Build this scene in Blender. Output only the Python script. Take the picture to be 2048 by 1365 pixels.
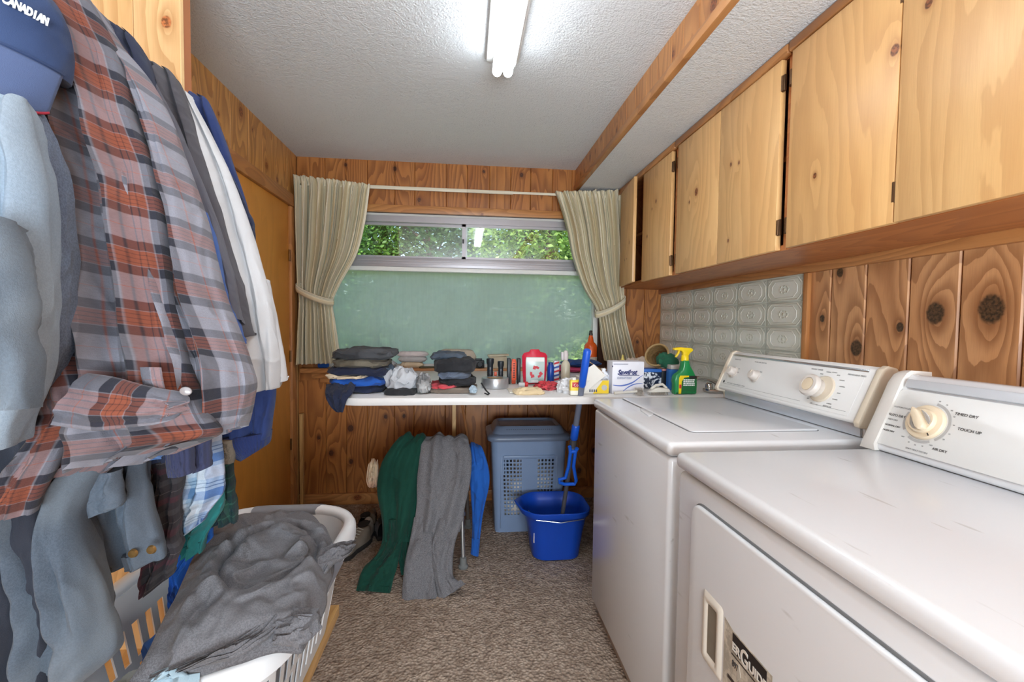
import bpy, bmesh, math, random
from mathutils import Vector, Matrix, noise
PI = math.pi
random.seed(7)
for o in list(bpy.data.objects): bpy.data.objects.remove(o)
SC = bpy.context.scene; COL = SC.collection

# ---------------------------------------------------------------- camera, world, sun, lights, exposure
def make_camera():
    f, yaw, pitch, roll, H = 882.29, math.radians(5.9616), math.radians(2.2732), math.radians(0.7087), 1.2193
    fw = Vector((math.sin(yaw)*math.cos(pitch), math.cos(yaw)*math.cos(pitch), -math.sin(pitch)))
    rt = Vector((math.cos(yaw), -math.sin(yaw), 0)); up = rt.cross(fw)
    r2 = rt*math.cos(roll)+up*math.sin(roll); u2 = -rt*math.sin(roll)+up*math.cos(roll)
    cd = bpy.data.cameras.new('camera'); cd.sensor_width = 36; cd.lens = f/2048*36; cd.clip_start = .02
    c = bpy.data.objects.new('camera', cd); COL.objects.link(c)
    m = Matrix((r2, u2, -fw)).transposed().to_4x4(); m.translation = Vector((0, 0, H)); c.matrix_world = m
    SC.camera = c
make_camera()
w = bpy.data.worlds.new('sky'); SC.world = w; w.use_nodes = True
nt = w.node_tree; bg = nt.nodes['Background']
sky = nt.nodes.new('ShaderNodeTexSky'); sky.sky_type = 'NISHITA'; sky.sun_disc = False
sky.sun_elevation = math.radians(50); sky.sun_rotation = math.radians(200); sky.air_density = 1.0; sky.dust_density = 2.0
nt.links.new(sky.outputs[0], bg.inputs[0]); bg.inputs[1].default_value = 0.42
def lamp(name, kind, loc, energy, color=(1, 1, 1), size=(1, 1), rot=(0, 0, 0), angle=0.01):
    l = bpy.data.lights.new(name, kind); l.energy = energy; l.color = color
    if kind == 'AREA': l.shape = 'RECTANGLE'; l.size, l.size_y = size
    if kind == 'SUN': l.angle = angle
    o = bpy.data.objects.new(name, l); COL.objects.link(o); o.location = loc; o.rotation_euler = rot
    return o
s = lamp('sun', 'SUN', (0, -5, 12), 6.5, (1, .95, .86), angle=.02)
s.rotation_euler = Vector((0.35, 1.0, -1.35)).to_track_quat('-Z', 'Y').to_euler()
# unseen fill light added behind the camera to brighten the room, tilted upward
s = lamp('rear_fill', 'AREA', (0.2, -1.25, 1.02), 66, (.82, .92, 1), (1.1, .9)); s.rotation_euler = Vector((-.02, .74, .67)).to_track_quat('-Z', 'Y').to_euler()
TUBE_STRENGTH = 14.0
SC.view_settings.view_transform = 'Standard'; SC.view_settings.look = 'None'
SC.view_settings.exposure = 0.47; SC.view_settings.gamma = 1.0; SC.view_settings.use_curve_mapping = False

# ---------------------------------------------------------------- helpers
def lin(c):
    return tuple(((x/255)/12.92 if x/255 <= .04045 else ((x/255+.055)/1.055)**2.4) for x in c[:3]) + (1,)
class N:                                             # small node builder
    def __init__(s, name):
        s.m = bpy.data.materials.new(name); s.m.use_nodes = True; s.t = s.m.node_tree
        s.p = s.t.nodes['Principled BSDF']; s.out = s.t.nodes['Material Output']
    def n(s, typ, ins=None, **kw):
        x = s.t.nodes.new('ShaderNode'+typ)
        for k, v in kw.items(): setattr(x, k, v)
        for k, v in (ins or {}).items(): s.set(x, k, v)
        return x
    def set(s, x, k, v):
        sock = x.inputs[k]
        if hasattr(v, 'is_linked') or hasattr(v, 'links'): s.t.links.new(v, sock)
        else: sock.default_value = v
    def math(s, op, a, b=0.0, c=None, clamp=False):
        x = s.n('Math', operation=op, use_clamp=clamp); s.set(x, 0, a); s.set(x, 1, b)
        if c is not None: s.set(x, 2, c)
        return x.outputs[0]
    def mix(s, fac, a, b, mode='MIX'):
        x = s.n('Mix', data_type='RGBA', blend_type=mode); s.set(x, 0, fac); s.set(x, 6, a); s.set(x, 7, b)
        return x.outputs[2]
    def ramp(s, fac, stops):
        x = s.n('ValToRGB'); s.set(x, 0, fac); e = x.color_ramp.elements
        while len(e) < len(stops): e.new(.5)
        for i, (p, c) in enumerate(stops):
            e[i].position = p; e[i].color = c if len(c) == 4 else lin(c)
        return x.outputs[0]
    def smooth(s, v, a, b):
        x = s.n('MapRange', interpolation_type='SMOOTHSTEP'); s.set(x, 0, v); x.inputs[1].default_value = a; x.inputs[2].default_value = b
        return x.outputs[0]
    def bump(s, h, strength=.5, dist=.01, normal=None):
        x = s.n('Bump', {'Height': h, 'Strength': strength, 'Distance': dist})
        if normal is not None: s.set(x, 'Normal', normal)
        return x.outputs[0]
    def noise(s, vec, scale, detail=3, rough=.5, out=0, distortion=0):
        x = s.n('TexNoise', {'Scale': scale, 'Detail': detail, 'Roughness': rough, 'Distortion': distortion})
        if vec is not None: s.set(x, 'Vector', vec)
        return x.outputs[out]
    def obj(s): return s.n('TexCoord').outputs['Object']
    def uv(s): return s.n('TexCoord').outputs['UV']
    def map(s, vec, scale, loc=(0, 0, 0)):
        x = s.n('Mapping', {'Vector': vec}); x.inputs['Scale'].default_value = scale; x.inputs['Location'].default_value = loc
        return x.outputs[0]
    def setp(s, **kw):
        for k, v in kw.items(): s.set(s.p, k.replace('_', ' '), v)
        return s
MC = {}
def plain(col, rough=.5, metal=0, var=.06, vs=6, bump=0, bs=60, bd=.002, coat=0, spec=.5, trans=0, alpha=1, emit=0, sheen=0):
    key = ('p', tuple(col), rough, metal, var, vs, bump, bs, bd, coat, spec, trans, alpha, emit, sheen)
    if key in MC: return MC[key]
    b = N('surface'); v = b.obj(); c = lin(col)
    if var:
        n_ = b.noise(v, vs, 4)
        f = b.math('MULTIPLY_ADD', n_, var*2, 1-var)
        cc = b.n('VectorMath', operation='SCALE'); b.set(cc, 0, c[:3]); b.set(cc, 'Scale', f)
        b.set(b.p, 'Base Color', cc.outputs[0])
    else: b.set(b.p, 'Base Color', c)
    b.setp(Roughness=rough, Metallic=metal)
    b.p.inputs['Specular IOR Level'].default_value = spec
    if coat: b.p.inputs['Coat Weight'].default_value = coat; b.p.inputs['Coat Roughness'].default_value = .12
    if trans: b.p.inputs['Transmission Weight'].default_value = trans
    if alpha < 1: b.p.inputs['Alpha'].default_value = alpha
    if sheen: b.p.inputs['Sheen Weight'].default_value = sheen; b.p.inputs['Sheen Roughness'].default_value = .6
    if emit: b.p.inputs['Emission Color'].default_value = c; b.p.inputs['Emission Strength'].default_value = emit
    if bump: b.set(b.p, 'Normal', b.bump(b.noise(v, bs, 3), bump, bd))
    MC[key] = b.m; return b.m
def crease(b, amt=.5, uvv=None, sc=9):
    """soft wrinkle relief used by every cloth"""
    v = uvv if uvv is not None else b.obj()
    warp = b.noise(v, 3.0, 2, .5, 1)
    add = b.n('VectorMath', operation='MULTIPLY_ADD'); b.set(add, 0, warp); add.inputs[1].default_value = (.35, .35, .35); b.set(add, 2, v)
    n1 = b.noise(add.outputs[0], sc, 2, .45); r = b.math('MULTIPLY', b.math('SUBTRACT', n1, .5), 13)
    r = b.math('DIVIDE', .6, b.math('MULTIPLY_ADD', r, r, 1.0))
    return b.bump(r, amt, .018)
def cloth(col, col2=None, heather=.0, amt=.45, sc=9, weave=900, rough=.9, sheen=.08, worn=.12, rib=0):
    key = ('c', tuple(col), col2, heather, amt, sc, weave, rough, sheen, worn, rib)
    if key in MC: return MC[key]
    b = N('cloth'); v = b.obj(); c = lin(col)
    base = b.mix(b.math('MULTIPLY', b.smooth(b.noise(v, 6, 2, .5), .3, .75), worn), c, lin(col2) if col2 else tuple(min(1, x*1.9+.03) for x in c[:3])+(1,))
    if heather:
        hn = b.smooth(b.noise(v, 420, 2, .6), .38, .62)
        base = b.mix(b.math('MULTIPLY', hn, heather), base, tuple(min(1, x*2.6+.04) for x in c[:3])+(1,))
    b.set(b.p, 'Base Color', base); b.setp(Roughness=rough)
    b.p.inputs['Specular IOR Level'].default_value = .2
    b.p.inputs['Sheen Weight'].default_value = sheen; b.p.inputs['Sheen Roughness'].default_value = .5
    nm = crease(b, amt, None, sc)
    if rib:
        w_ = b.n('TexWave', {'Scale': rib, 'Distortion': 0.0}, bands_direction='X'); b.set(w_, 'Vector', b.uv())
        nm = b.bump(w_.outputs[1], .6, .003, nm)
    b.set(b.p, 'Normal', b.bump(b.noise(v, weave, 2), .35, .0012, nm))
    MC[key] = b.m; return b.m
def plaid(base, ustripes, vstripes, period, amt=.4, sc=8, rot=0):
    """woven check in the cloth's own uv (metres): stripes = [(start, end, colour, opacity)] within one period"""
    b = N('plaid'); uv = b.uv()
    sp = b.n('SeparateXYZ', {0: uv}); fu = b.math('FRACT', b.math('DIVIDE', sp.outputs[0], period)); fv = b.math('FRACT', b.math('DIVIDE', sp.outputs[1], period))
    def layer(f, stripes):
        c = lin(base)
        for a, e, col, op in stripes:
            m = b.math('MULTIPLY', b.smooth(f, a, a+.012), b.math('SUBTRACT', 1, b.smooth(f, e-.012, e)))
            c = b.mix(b.math('MULTIPLY', m, op), c, lin(col))
        return c
    cu, cv = layer(fu, ustripes), layer(fv, vstripes)
    c = b.mix(.5, cu, cv); c = b.mix(b.math('MULTIPLY', b.noise(b.map(uv, (1, 1, 1)), 500, 2), .3), c, (.03, .03, .035, 1))
    b.set(b.p, 'Base Color', c); b.setp(Roughness=.92); b.p.inputs['Specular IOR Level'].default_value = .15
    b.p.inputs['Sheen Weight'].default_value = .08
    b.set(b.p, 'Normal', b.bump(b.noise(b.obj(), 700, 2), .4, .0012, crease(b, amt, None, sc)))
    return b.m
def wood(c_light, c_mid, c_line, knot=(62, 38, 22), freq=1.0, contrast=1.0, fig=22, rough=.42, coat=.15):
    """knotty softwood. uv in metres (u across the grain, v along it); each board carries its own seed and knots."""
    b = N('knotty_wood'); uv = b.uv()
    seed = b.n('Attribute', attribute_type='OBJECT', attribute_name='seed').outputs['Fac']
    sp = b.n('SeparateXYZ', {0: uv}); u, v = sp.outputs[0], sp.outputs[1]
    infl = None; core = None; ring = None
    for k in ('knot_a', 'knot_b', 'knot_c'):
        at = b.n('Attribute', attribute_type='OBJECT', attribute_name=k).outputs['Vector']
        ks = b.n('SeparateXYZ', {0: at}); r = b.math('MAXIMUM', ks.outputs[2], .0001)
        du = b.math('DIVIDE', b.math('SUBTRACT', u, ks.outputs[0]), r)
        dv = b.math('DIVIDE', b.math('SUBTRACT', v, ks.outputs[1]), b.math('MULTIPLY', r, 1.3))
        d = b.math('SQRT', b.math('ADD', b.math('MULTIPLY', du, du), b.math('MULTIPLY', dv, dv)))
        dvs = b.math('DIVIDE', dv, 2.1)
        dd = b.math('SQRT', b.math('ADD', b.math('MULTIPLY', du, du), b.math('MULTIPLY', dvs, dvs)))
        i = b.math('MULTIPLY', b.math('POWER', 2.718, b.math('MULTIPLY', dd, -.42)), b.math('MULTIPLY', r, 210))
        c1 = b.math('SUBTRACT', 1, b.smooth(b.math('ADD', d, b.math('MULTIPLY', b.noise(uv, 60, 2), .3)), .92, 1.22))
        rg = b.math('SUBTRACT', 1, b.smooth(d, 1.0, 2.3))
        infl = i if infl is None else b.math('ADD', infl, i)
        core = c1 if core is None else b.math('MAXIMUM', core, c1)
        ring = rg if ring is None else b.math('MAXIMUM', ring, rg)
    cx = b.n('CombineXYZ', {0: b.math('MULTIPLY', u, 5.0*freq), 1: b.math('MULTIPLY', v, .75), 2: seed})
    big = b.noise(cx.outputs[0], 1.0, 2, .4)
    cy = b.n('CombineXYZ', {0: b.math('MULTIPLY', u, 40), 1: b.math('MULTIPLY', v, 9), 2: seed})
    jit = b.noise(cy.outputs[0], 1.0, 2, .5)
    h = b.math('ADD', b.math('MULTIPLY', big, fig), b.math('ADD', infl, b.math('MULTIPLY', jit, .5)))
    h = b.math('ADD', h, b.math('MULTIPLY', u, 16*freq))
    fr = b.math('FRACT', h)
    line = b.math('MULTIPLY', b.smooth(fr, .15, .93), b.math('SUBTRACT', 1, b.smooth(fr, .95, 1.0)))
    cz = b.n('CombineXYZ', {0: b.math('MULTIPLY', u, 7), 1: b.math('MULTIPLY', v, 1.1), 2: b.math('ADD', seed, 9)})
    tone = b.noise(cz.outputs[0], 1.0, 3, .5)
    cf = b.n('CombineXYZ', {0: b.math('MULTIPLY', u, 420), 1: b.math('MULTIPLY', v, 12), 2: seed})
    fib = b.noise(cf.outputs[0], 1.0, 2, .6)
    tw = b.math('FRACT', b.math('MULTIPLY', seed, 3.71))
    col = b.mix(b.math('MULTIPLY_ADD', b.smooth(tone, .3, .7), .7, b.math('MULTIPLY', tw, .3)), lin(c_light), lin(c_mid))
    col = b.mix(b.math('MULTIPLY', line, .62*contrast), col, lin(c_line))
    col = b.mix(b.math('MULTIPLY', b.smooth(fib, .35, .75), .16), col, lin(c_line))
    col = b.mix(b.math('MULTIPLY', ring, .55), col, lin(c_line))
    kc = b.mix(b.smooth(b.noise(uv, 130, 3), .35, .65), lin(knot), lin(tuple(min(255, x*1.7) for x in knot)))
    col = b.mix(core, col, kc)
    b.set(b.p, 'Base Color', col); b.setp(Roughness=rough)
    b.p.inputs['Coat Weight'].default_value = coat; b.p.inputs['Coat Roughness'].default_value = .3
    b.set(b.p, 'Normal', b.bump(b.math('ADD', b.math('MULTIPLY', line, -.3), b.math('MULTIPLY', fib, .3)), .25, .0015))
    return b.m

class G:                                             # geometry collector -> one mesh object
    def __init__(s): s.v = []; s.f = []; s.uv = []; s.sm = []; s.mi = []
    def add(s, vs, fs, uvs=None, smooth=True, mi=0):
        o = len(s.v); s.v += [Vector(p) for p in vs]
        for i, f in enumerate(fs):
            s.f.append([o+k for k in f]); s.sm.append(smooth); s.mi.append(mi)
            s.uv.append([uvs[k] for k in f] if uvs else None)
        return o
    def box(s, a, b_, bev=0, seg=2, mi=0, smooth=False):
        x0, y0, z0 = a; x1, y1, z1 = b_
        vs = [(x, y, z) for z in (z0, z1) for y in (y0, y1) for x in (x0, x1)]
        fs = [(0, 2, 3, 1), (4, 5, 7, 6), (0, 1, 5, 4), (2, 6, 7, 3), (0, 4, 6, 2), (1, 3, 7, 5)]
        if bev <= 0: s.add(vs, fs, None, smooth, mi); return s
        bm = bmesh.new(); bv = [bm.verts.new(p) for p in vs]
        for f in fs: bm.faces.new([bv[i] for i in f])
        bmesh.ops.bevel(bm, geom=bm.edges[:], offset=bev, segments=seg, affect='EDGES', profile=.5)
        s.bm(bm, mi); return s
    def bm(s, bm, mi=0, smooth=True):
        bm.verts.ensure_lookup_table(); bm.verts.index_update()
        s.add([v.co.copy() for v in bm.verts], [[v.index for v in f.verts] for f in bm.faces], None, smooth, mi); bm.free(); return s
    def prism(s, pts, vec, bev=0, seg=2, mi=0, smooth=False):
        """closed outline (3D points in a plane) pushed along vec"""
        n = len(pts); vec = Vector(vec); bm = bmesh.new()
        a = [bm.verts.new(Vector(p)) for p in pts]; b_ = [bm.verts.new(Vector(p)+vec) for p in pts]
        bm.faces.new(a[::-1]); bm.faces.new(b_)
        side = [bm.faces.new((a[i], a[(i+1) % n], b_[(i+1) % n], b_[i])) for i in range(n)]
        bmesh.ops.recalc_face_normals(bm, faces=bm.faces[:])
        if bev:
            es = [e for e in bm.edges if e.is_manifold and e.calc_face_angle(0) > .35]
            bmesh.ops.bevel(bm, geom=es, offset=bev, segments=seg, affect='EDGES', profile=.5)
        s.bm(bm, mi, smooth or bev > 0); return s
    def lathe(s, prof, c=(0, 0, 0), seg=24, axis=(0, 0, 1), sq=(1, 1), mi=0):
        """prof = [(radius, height)]"""
        ax = Vector(axis).normalized(); q = Vector((0, 0, 1)).rotation_difference(ax); c = Vector(c); vs = []; fs = []
        for r, h in prof:
            for i in range(seg):
                a = 2*PI*i/seg; vs.append(c+q @ Vector((r*math.cos(a)*sq[0], r*math.sin(a)*sq[1], h)))
        for j in range(len(prof)-1):
            for i in range(seg):
                k = (i+1) % seg; fs.append((j*seg+i, j*seg+k, (j+1)*seg+k, (j+1)*seg+i))
        if prof[0][0] > 1e-5: fs.append(list(range(seg))[::-1])
        if prof[-1][0] > 1e-5: fs.append([(len(prof)-1)*seg+i for i in range(seg)])
        s.add(vs, fs, None, True, mi); return s
    def tube(s, pts, rad, seg=12, closed=False, flat=1, mi=0, cap=True):
        pts = [Vector(p) for p in pts]; n = len(pts); rr = rad if isinstance(rad, (list, tuple)) else [rad]*n
        vs = []; fs = []; up = Vector((0, 0, 1)); pn = None
        for i in range(n):
            t = (pts[(i+1) % n]-pts[i-1]) if closed else (pts[min(i+1, n-1)]-pts[max(i-1, 0)]); t.normalize()
            if pn is None:
                pn = t.cross(up);  pn = pn if pn.length > .05 else t.cross(Vector((1, 0, 0)))
            else: pn = pn-t*pn.dot(t)
            pn.normalize(); bn = t.cross(pn)
            for k in range(seg):
                a = 2*PI*k/seg; vs.append(pts[i]+pn*math.cos(a)*rr[i]+bn*math.sin(a)*rr[i]*flat)
        m = n if closed else n-1
        for i in range(m):
            j = (i+1) % n
            for k in range(seg):
                l = (k+1) % seg; fs.append((i*seg+k, i*seg+l, j*seg+l, j*seg+k))
        if not closed and cap: fs.append(list(range(seg))[::-1]); fs.append([(n-1)*seg+k for k in range(seg)])
        s.add(vs, fs, None, True, mi); return s
    def grid(s, P, uvs=None, closeu=False, mi=0, smooth=True):
        """P[j][i] points"""
        nj, ni = len(P), len(P[0]); vs = [p for r in P for p in r]; fs = []
        for j in range(nj-1):
            for i in range(ni if closeu else ni-1):
                k = (i+1) % ni; fs.append((j*ni+i, j*ni+k, (j+1)*ni+k, (j+1)*ni+i))
        s.add(vs, fs, [q for r in uvs for q in r] if uvs else None, smooth, mi); return s
    def xf(s, m, start=0):
        for i in range(start, len(s.v)): s.v[i] = m @ s.v[i]
        return s
    def rot(s, c, axis, ang, start=0):
        c = Vector(c); return s.xf(Matrix.Translation(c) @ Matrix.Rotation(ang, 4, Vector(axis)) @ Matrix.Translation(-c), start)
    def put(s, name, mat, parent=None, origin=None, flat=False, recalc=True):
        me = bpy.data.meshes.new(name)
        if origin is None:
            lo = [min(p[k] for p in s.v) for k in range(3)]; hi = [max(p[k] for p in s.v) for k in range(3)]
            origin = Vector(((lo[0]+hi[0])/2, (lo[1]+hi[1])/2, lo[2]))
        origin = Vector(origin)
        me.from_pydata([p-origin for p in s.v], [], s.f); me.validate(verbose=False)
        if any(u for u in s.uv) and len(me.polygons) == len(s.uv):
            ul = me.uv_layers.new(name='uv')
            for p, us in zip(me.polygons, s.uv):
                if us:
                    for li, q in zip(p.loop_indices, us): ul.data[li].uv = q
        if len(me.polygons) == len(s.sm):
            me.polygons.foreach_set('use_smooth', s.sm); me.polygons.foreach_set('material_index', s.mi)
        for m_ in (mat if isinstance(mat, (list, tuple)) else [mat]): me.materials.append(m_)
        if recalc:
            b2 = bmesh.new(); b2.from_mesh(me); bmesh.ops.recalc_face_normals(b2, faces=b2.faces[:]); b2.to_mesh(me); b2.free()
        try: me.set_sharp_from_angle(angle=math.radians(42))
        except Exception: pass
        return link(name, me, parent, origin)
def wl(o):
    v = Vector((0, 0, 0))
    while o: v += o.location; o = o.parent
    return v
def link(name, me, parent, origin):
    o = bpy.data.objects.new(name, me); COL.objects.link(o)
    if parent: o.parent = parent; o.location = Vector(origin)-wl(parent)
    else: o.location = origin
    return o
def tag(o, label=None, cat=None, group=None, kind=None):
    if label: o['label'] = label
    if cat: o['category'] = cat
    if group: o['group'] = group
    if kind: o['kind'] = kind
    return o
def thing(name, loc, label, cat, group=None):
    o = bpy.data.objects.new(name, None); COL.objects.link(o); o.location = loc; o.empty_display_size = .05
    return tag(o, label, cat, group)
def struct(o, label=None): o['kind'] = 'structure'; o['label'] = label; return o
def text(body, size, pos, xd, yd, mat, parent, name='lettering', ext=.0004, align='LEFT', shear=0, bold=0, sx=1):
    cu = bpy.data.curves.new(name, 'FONT'); cu.body = body; cu.size = size; cu.extrude = ext; cu.align_x = align; cu.shear = shear; cu.offset = bold
    t = bpy.data.objects.new(name, cu); COL.objects.link(t)
    me = bpy.data.meshes.new_from_object(t.evaluated_get(bpy.context.evaluated_depsgraph_get())); bpy.data.objects.remove(t)
    xd = Vector(xd).normalized(); yd = Vector(yd); yd = (yd-xd*yd.dot(xd)).normalized(); zd = xd.cross(yd)
    m = Matrix((xd*sx, yd, zd)).transposed().to_4x4()
    me.transform(m); me.materials.clear(); me.materials.append(mat); me.name = name
    return link(name, me, parent, Vector(pos)+zd*ext)
def crv(P, t):
    """Catmull-Rom through a list of tuples at t in 0..1"""
    n = len(P)-1; x = min(max(t, 0), 1)*n; i = min(int(x), n-1); f = x-i
    p0, p1, p2, p3 = P[max(i-1, 0)], P[i], P[i+1], P[min(i+2, n)]
    return [.5*((2*b_)+(-a+c)*f+(2*a-5*b_+4*c-d)*f*f+(-a+3*b_-3*c+d)*f**3) for a, b_, c, d in zip(p0, p1, p2, p3)]
def nz(*a): return noise.noise(Vector(a))
def drape(g, rows, nu=40, nv=44, folds=(), wr=(.006, 6, 2.5), seed=0, us=1, mi=0, hem=.025, uvo=(0, 0), side=1, capt=True):
    """hanging or draped cloth tube. rows = [(xL,yL,zL, xR,yR,zR, half thickness)] top to bottom, folds = [(amp, count, phase, slant)]"""
    P = []; UV = []; length = 0; last = None; wid = sum((Vector(r[3:6])-Vector(r[0:3])).length for r in rows)/len(rows)
    for j in range(nv):
        v = j/(nv-1); r = crv(rows, v); L, R_, t = Vector(r[:3]), Vector(r[3:6]), max(r[6], .002)
        r2 = crv(rows, min(v+.02, 1)); r1 = crv(rows, max(v-.02, 0))
        tan = (Vector(r2[:3])+Vector(r2[3:6])-Vector(r1[:3])-Vector(r1[3:6])); W = R_-L; nn = W.cross(tan)
        if nn.length < 1e-9: nn = Vector((0, -1, 0))
        nn.normalize(); nn *= side; mid = (L+R_)/2
        if last is not None: length += (mid-last).length
        last = mid; row = []; uvr = []
        for half in (0, 1):
            for i in range(nu):
                s_ = .5-.5*math.cos(PI*i/nu); s_ = .35*s_+.65*i/nu
                sg = 1
                if half: s_ = 1-s_; sg = -1
                prof = max(0, 1-(2*s_-1)**2)**.5
                d = 0
                for a, c, ph, sl in folds: d += a*math.sin(2*PI*(c*s_+sl*v)+ph+1.3*nz(s_*2, v*2, seed+3))
                q = nz(s_*wr[1]+1.2*nz(s_*2, v*3, seed+7), v*wr[2], seed); q2 = nz(s_*wr[1]*2.3+4, v*wr[2]*2.6+s_*2, seed+5)
                d += wr[0]*(1-3.2*abs(q))+wr[0]*.45*(1-3*abs(q2))
                d *= .3+.7*prof
                row.append(L+W*s_+nn*(sg*t*prof+d)); uvr.append((uvo[0]+s_*wid*us, uvo[1]-length))
        P.append(row); UV.append(uvr)
    if hem:
        cen = sum(P[-1], Vector())/len(P[-1]); tn = (cen-sum(P[-2], Vector())/len(P[-2])).normalized()
        P.append([cen+(p-cen)*.93-tn*.004 for p in P[-1]]); UV.append(UV[-1])
        P.append([cen+(p-cen)*.86-tn*hem for p in P[-2]]); UV.append(UV[-1])
    g.grid(P, UV, closeu=True, mi=mi)
    if capt:
        n = len(P[0]); 
        for rw in (P[0], P[-1]): g.add(rw, [list(range(n))], None, True, mi)
    return g
def slab(g, c, s_, rot=0, seed=0, layers=2, amp=.012, p=4, nu=44, nv=20, tilt=(0, 0), mi=0, groove=.012, pv=2.6):
    """a folded garment: soft flattened pad with the fold lines on its sides"""
    c = Vector(c); P = []; sp = lambda x, e: math.copysign(abs(x)**e, x)
    for j in range(nv):
        b_ = -PI/2+PI*j/(nv-1); row = []
        for i in range(nu):
            a = 2*PI*i/nu; cb, sb = sp(math.cos(b_), 2/pv), sp(math.sin(b_), 2/pv)
            x, y, z = sp(math.cos(a), 2/p)*cb, sp(math.sin(a), 2/p)*cb, sb
            side = cb
            k = 1+side*(-groove/.1*abs(math.sin(PI*layers*(z*.5+.5)+.6*nz(x*2, y*2, seed)))+.5*nz(x*2.2, y*2.2, z*1.5+seed)*amp/.06)
            q = Vector((x*s_[0]/2*k, y*s_[1]/2*k, z*s_[2]/2))
            q.z += amp*nz(x*2.4, y*2.4, seed)*(.4 if z < -.5 else 1)+amp*.6*(.5-2*abs(nz(x*3+seed, y*3, z*2)))*(z > -.6)+tilt[0]*x+tilt[1]*y
            row.append(q)
        P.append(row)
    m = Matrix.Translation(c) @ Matrix.Rotation(rot, 4, 'Z')
    g.grid([[m @ p_ for p_ in r] for r in P], [[(p_.x, p_.y+p_.z) for p_ in r] for r in P], closeu=True, mi=mi); return g
def crumple(g, c, s_, seed=0, amp=.3, n=40, mi=0, freq=2.2, flatb=True):
    """crumpled cloth or bag: star-shaped lump with sharp creases"""
    c = Vector(c); P = []
    for j in range(n//2+1):
        b_ = -PI/2+PI*j/(n//2); row = []
        for i in range(n):
            a = 2*PI*i/n; d = Vector((math.cos(a)*math.cos(b_), math.sin(a)*math.cos(b_), math.sin(b_)))
            w_ = d*freq+Vector((seed, seed*.7, 0)); w_ += Vector((nz(*(w_*.8)), nz(*(w_*.8+Vector((5, 0, 0)))), 0))*.8
            k = 1+amp*(.6-2.4*abs(nz(*w_)))+amp*.4*(.5-2*abs(nz(*(w_*2.3))))
            q = Vector((d.x*s_[0]/2*k, d.y*s_[1]/2*k, d.z*s_[2]/2*k))
            if flatb: q.z = max(q.z, -s_[2]*.42)
            row.append(c+q)
        P.append(row)
    g.grid(P, [[(p.x, p.y+p.z) for p in r] for r in P], closeu=True, mi=mi); return g
# ---------------------------------------------------------------- the room
XL, XR, YB, YF, ZC, XS, ZS = -1.091, 1.373, 3.005, -1.75, 2.2745, 0.736, 2.128
W_BACK = wood((196, 132, 70), (174, 108, 52), (118, 64, 28), (60, 34, 20))
W_RIGHT = wood((222, 172, 124), (208, 152, 102), (142, 90, 52), (58, 42, 28), 1.0, .95, 16)
W_LEFT = wood((218, 164, 98), (204, 144, 78), (150, 96, 48), (98, 56, 26))
W_PANEL = wood((236, 200, 148), (226, 184, 126), (184, 136, 86), (120, 74, 44), .8, .8, 9)
W_DOOR = wood((236, 168, 78), (228, 156, 66), (206, 134, 54), (120, 70, 30), .5, .45, 8)
W_TRIM = wood((208, 150, 94), (192, 130, 74), (146, 92, 50), (90, 50, 26), .8, .8)
W_CAB = wood((228, 186, 128), (220, 172, 112), (184, 132, 80), (92, 54, 30), 1.2, .6, 9)
W_CABIN = wood((192, 124, 72), (176, 108, 58), (128, 62, 26), (80, 44, 22), .7, .6)
W_RAW = wood((222, 182, 122), (208, 162, 100), (170, 120, 66), (120, 80, 50), .8, .6)
DARKJ = plain((66, 34, 16), .8, var=.15)
def knotprops(o, ks, seed=None):
    o['seed'] = seed if seed is not None else random.uniform(0, 90)
    for n_, k in zip(('knot_a', 'knot_b', 'knot_c'), list(ks)[:3]): o[n_] = [float(x) for x in k]
def board(parent, mat, a, b_, wax, lax, knots=(), name='plank', ch=.003, nrm=None, rk=0.3, seed=None, grooves=True):
    """one board: box a..b; wax/lax = axes across and along the grain; nrm = signed axis it faces; knots = [(w,l,r)] world"""
    a, b_ = list(a), list(b_); c = [(p+q)/2 for p, q in zip(a, b_)]
    vs = []; face = None; g = G()
    if nrm:
        k = 'xyz'.index(nrm[1]); sgn = 1 if nrm[0] == '+' else -1
        wlo, whi, llo, lhi = a[wax], b_[wax], a[lax], b_[lax]; f_ = b_[k] if sgn > 0 else a[k]; bk = a[k] if sgn > 0 else b_[k]
        prof = [(wlo, bk), (wlo, f_-sgn*ch), (wlo+ch, f_), (whi-ch, f_), (whi, f_-sgn*ch), (whi, bk)]
        for l in (llo, lhi):
            for w_, q in prof:
                p = [0, 0, 0]; p[wax] = w_; p[k] = q; p[lax] = l; vs.append(tuple(p))
        fs = [(i, (i+1) % 6, (i+1) % 6+6, i+6) for i in range(6)]+[(5, 4, 3, 2, 1, 0), (6, 7, 8, 9, 10, 11)]
    else:
        vs = [(x, y, z) for z in (a[2], b_[2]) for y in (a[1], b_[1]) for x in (a[0], b_[0])]
        fs = [(0, 2, 3, 1), (4, 5, 7, 6), (0, 1, 5, 4), (2, 6, 7, 3), (0, 4, 6, 2), (1, 3, 7, 5)]
    oth = 3-wax-lax
    uvs = [(p[wax]-c[wax]+.6*(p[oth]-c[oth]), p[lax]-c[lax]) for p in vs]
    g.add(vs, fs, uvs, False)
    o = g.put(name, mat, parent, c)
    ks = [(k[0]-c[wax], k[1]-c[lax], k[2]) for k in knots if a[wax]-.01 < k[0] < b_[wax]+.01 and a[lax] < k[1] < b_[lax]]
    if not ks and random.random() < rk: ks = [(random.uniform(-.3, .3)*(b_[wax]-a[wax]), random.uniform(-.45, .45)*(b_[lax]-a[lax]), random.uniform(.007, .013))]
    knotprops(o, ks, seed); return o
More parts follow.
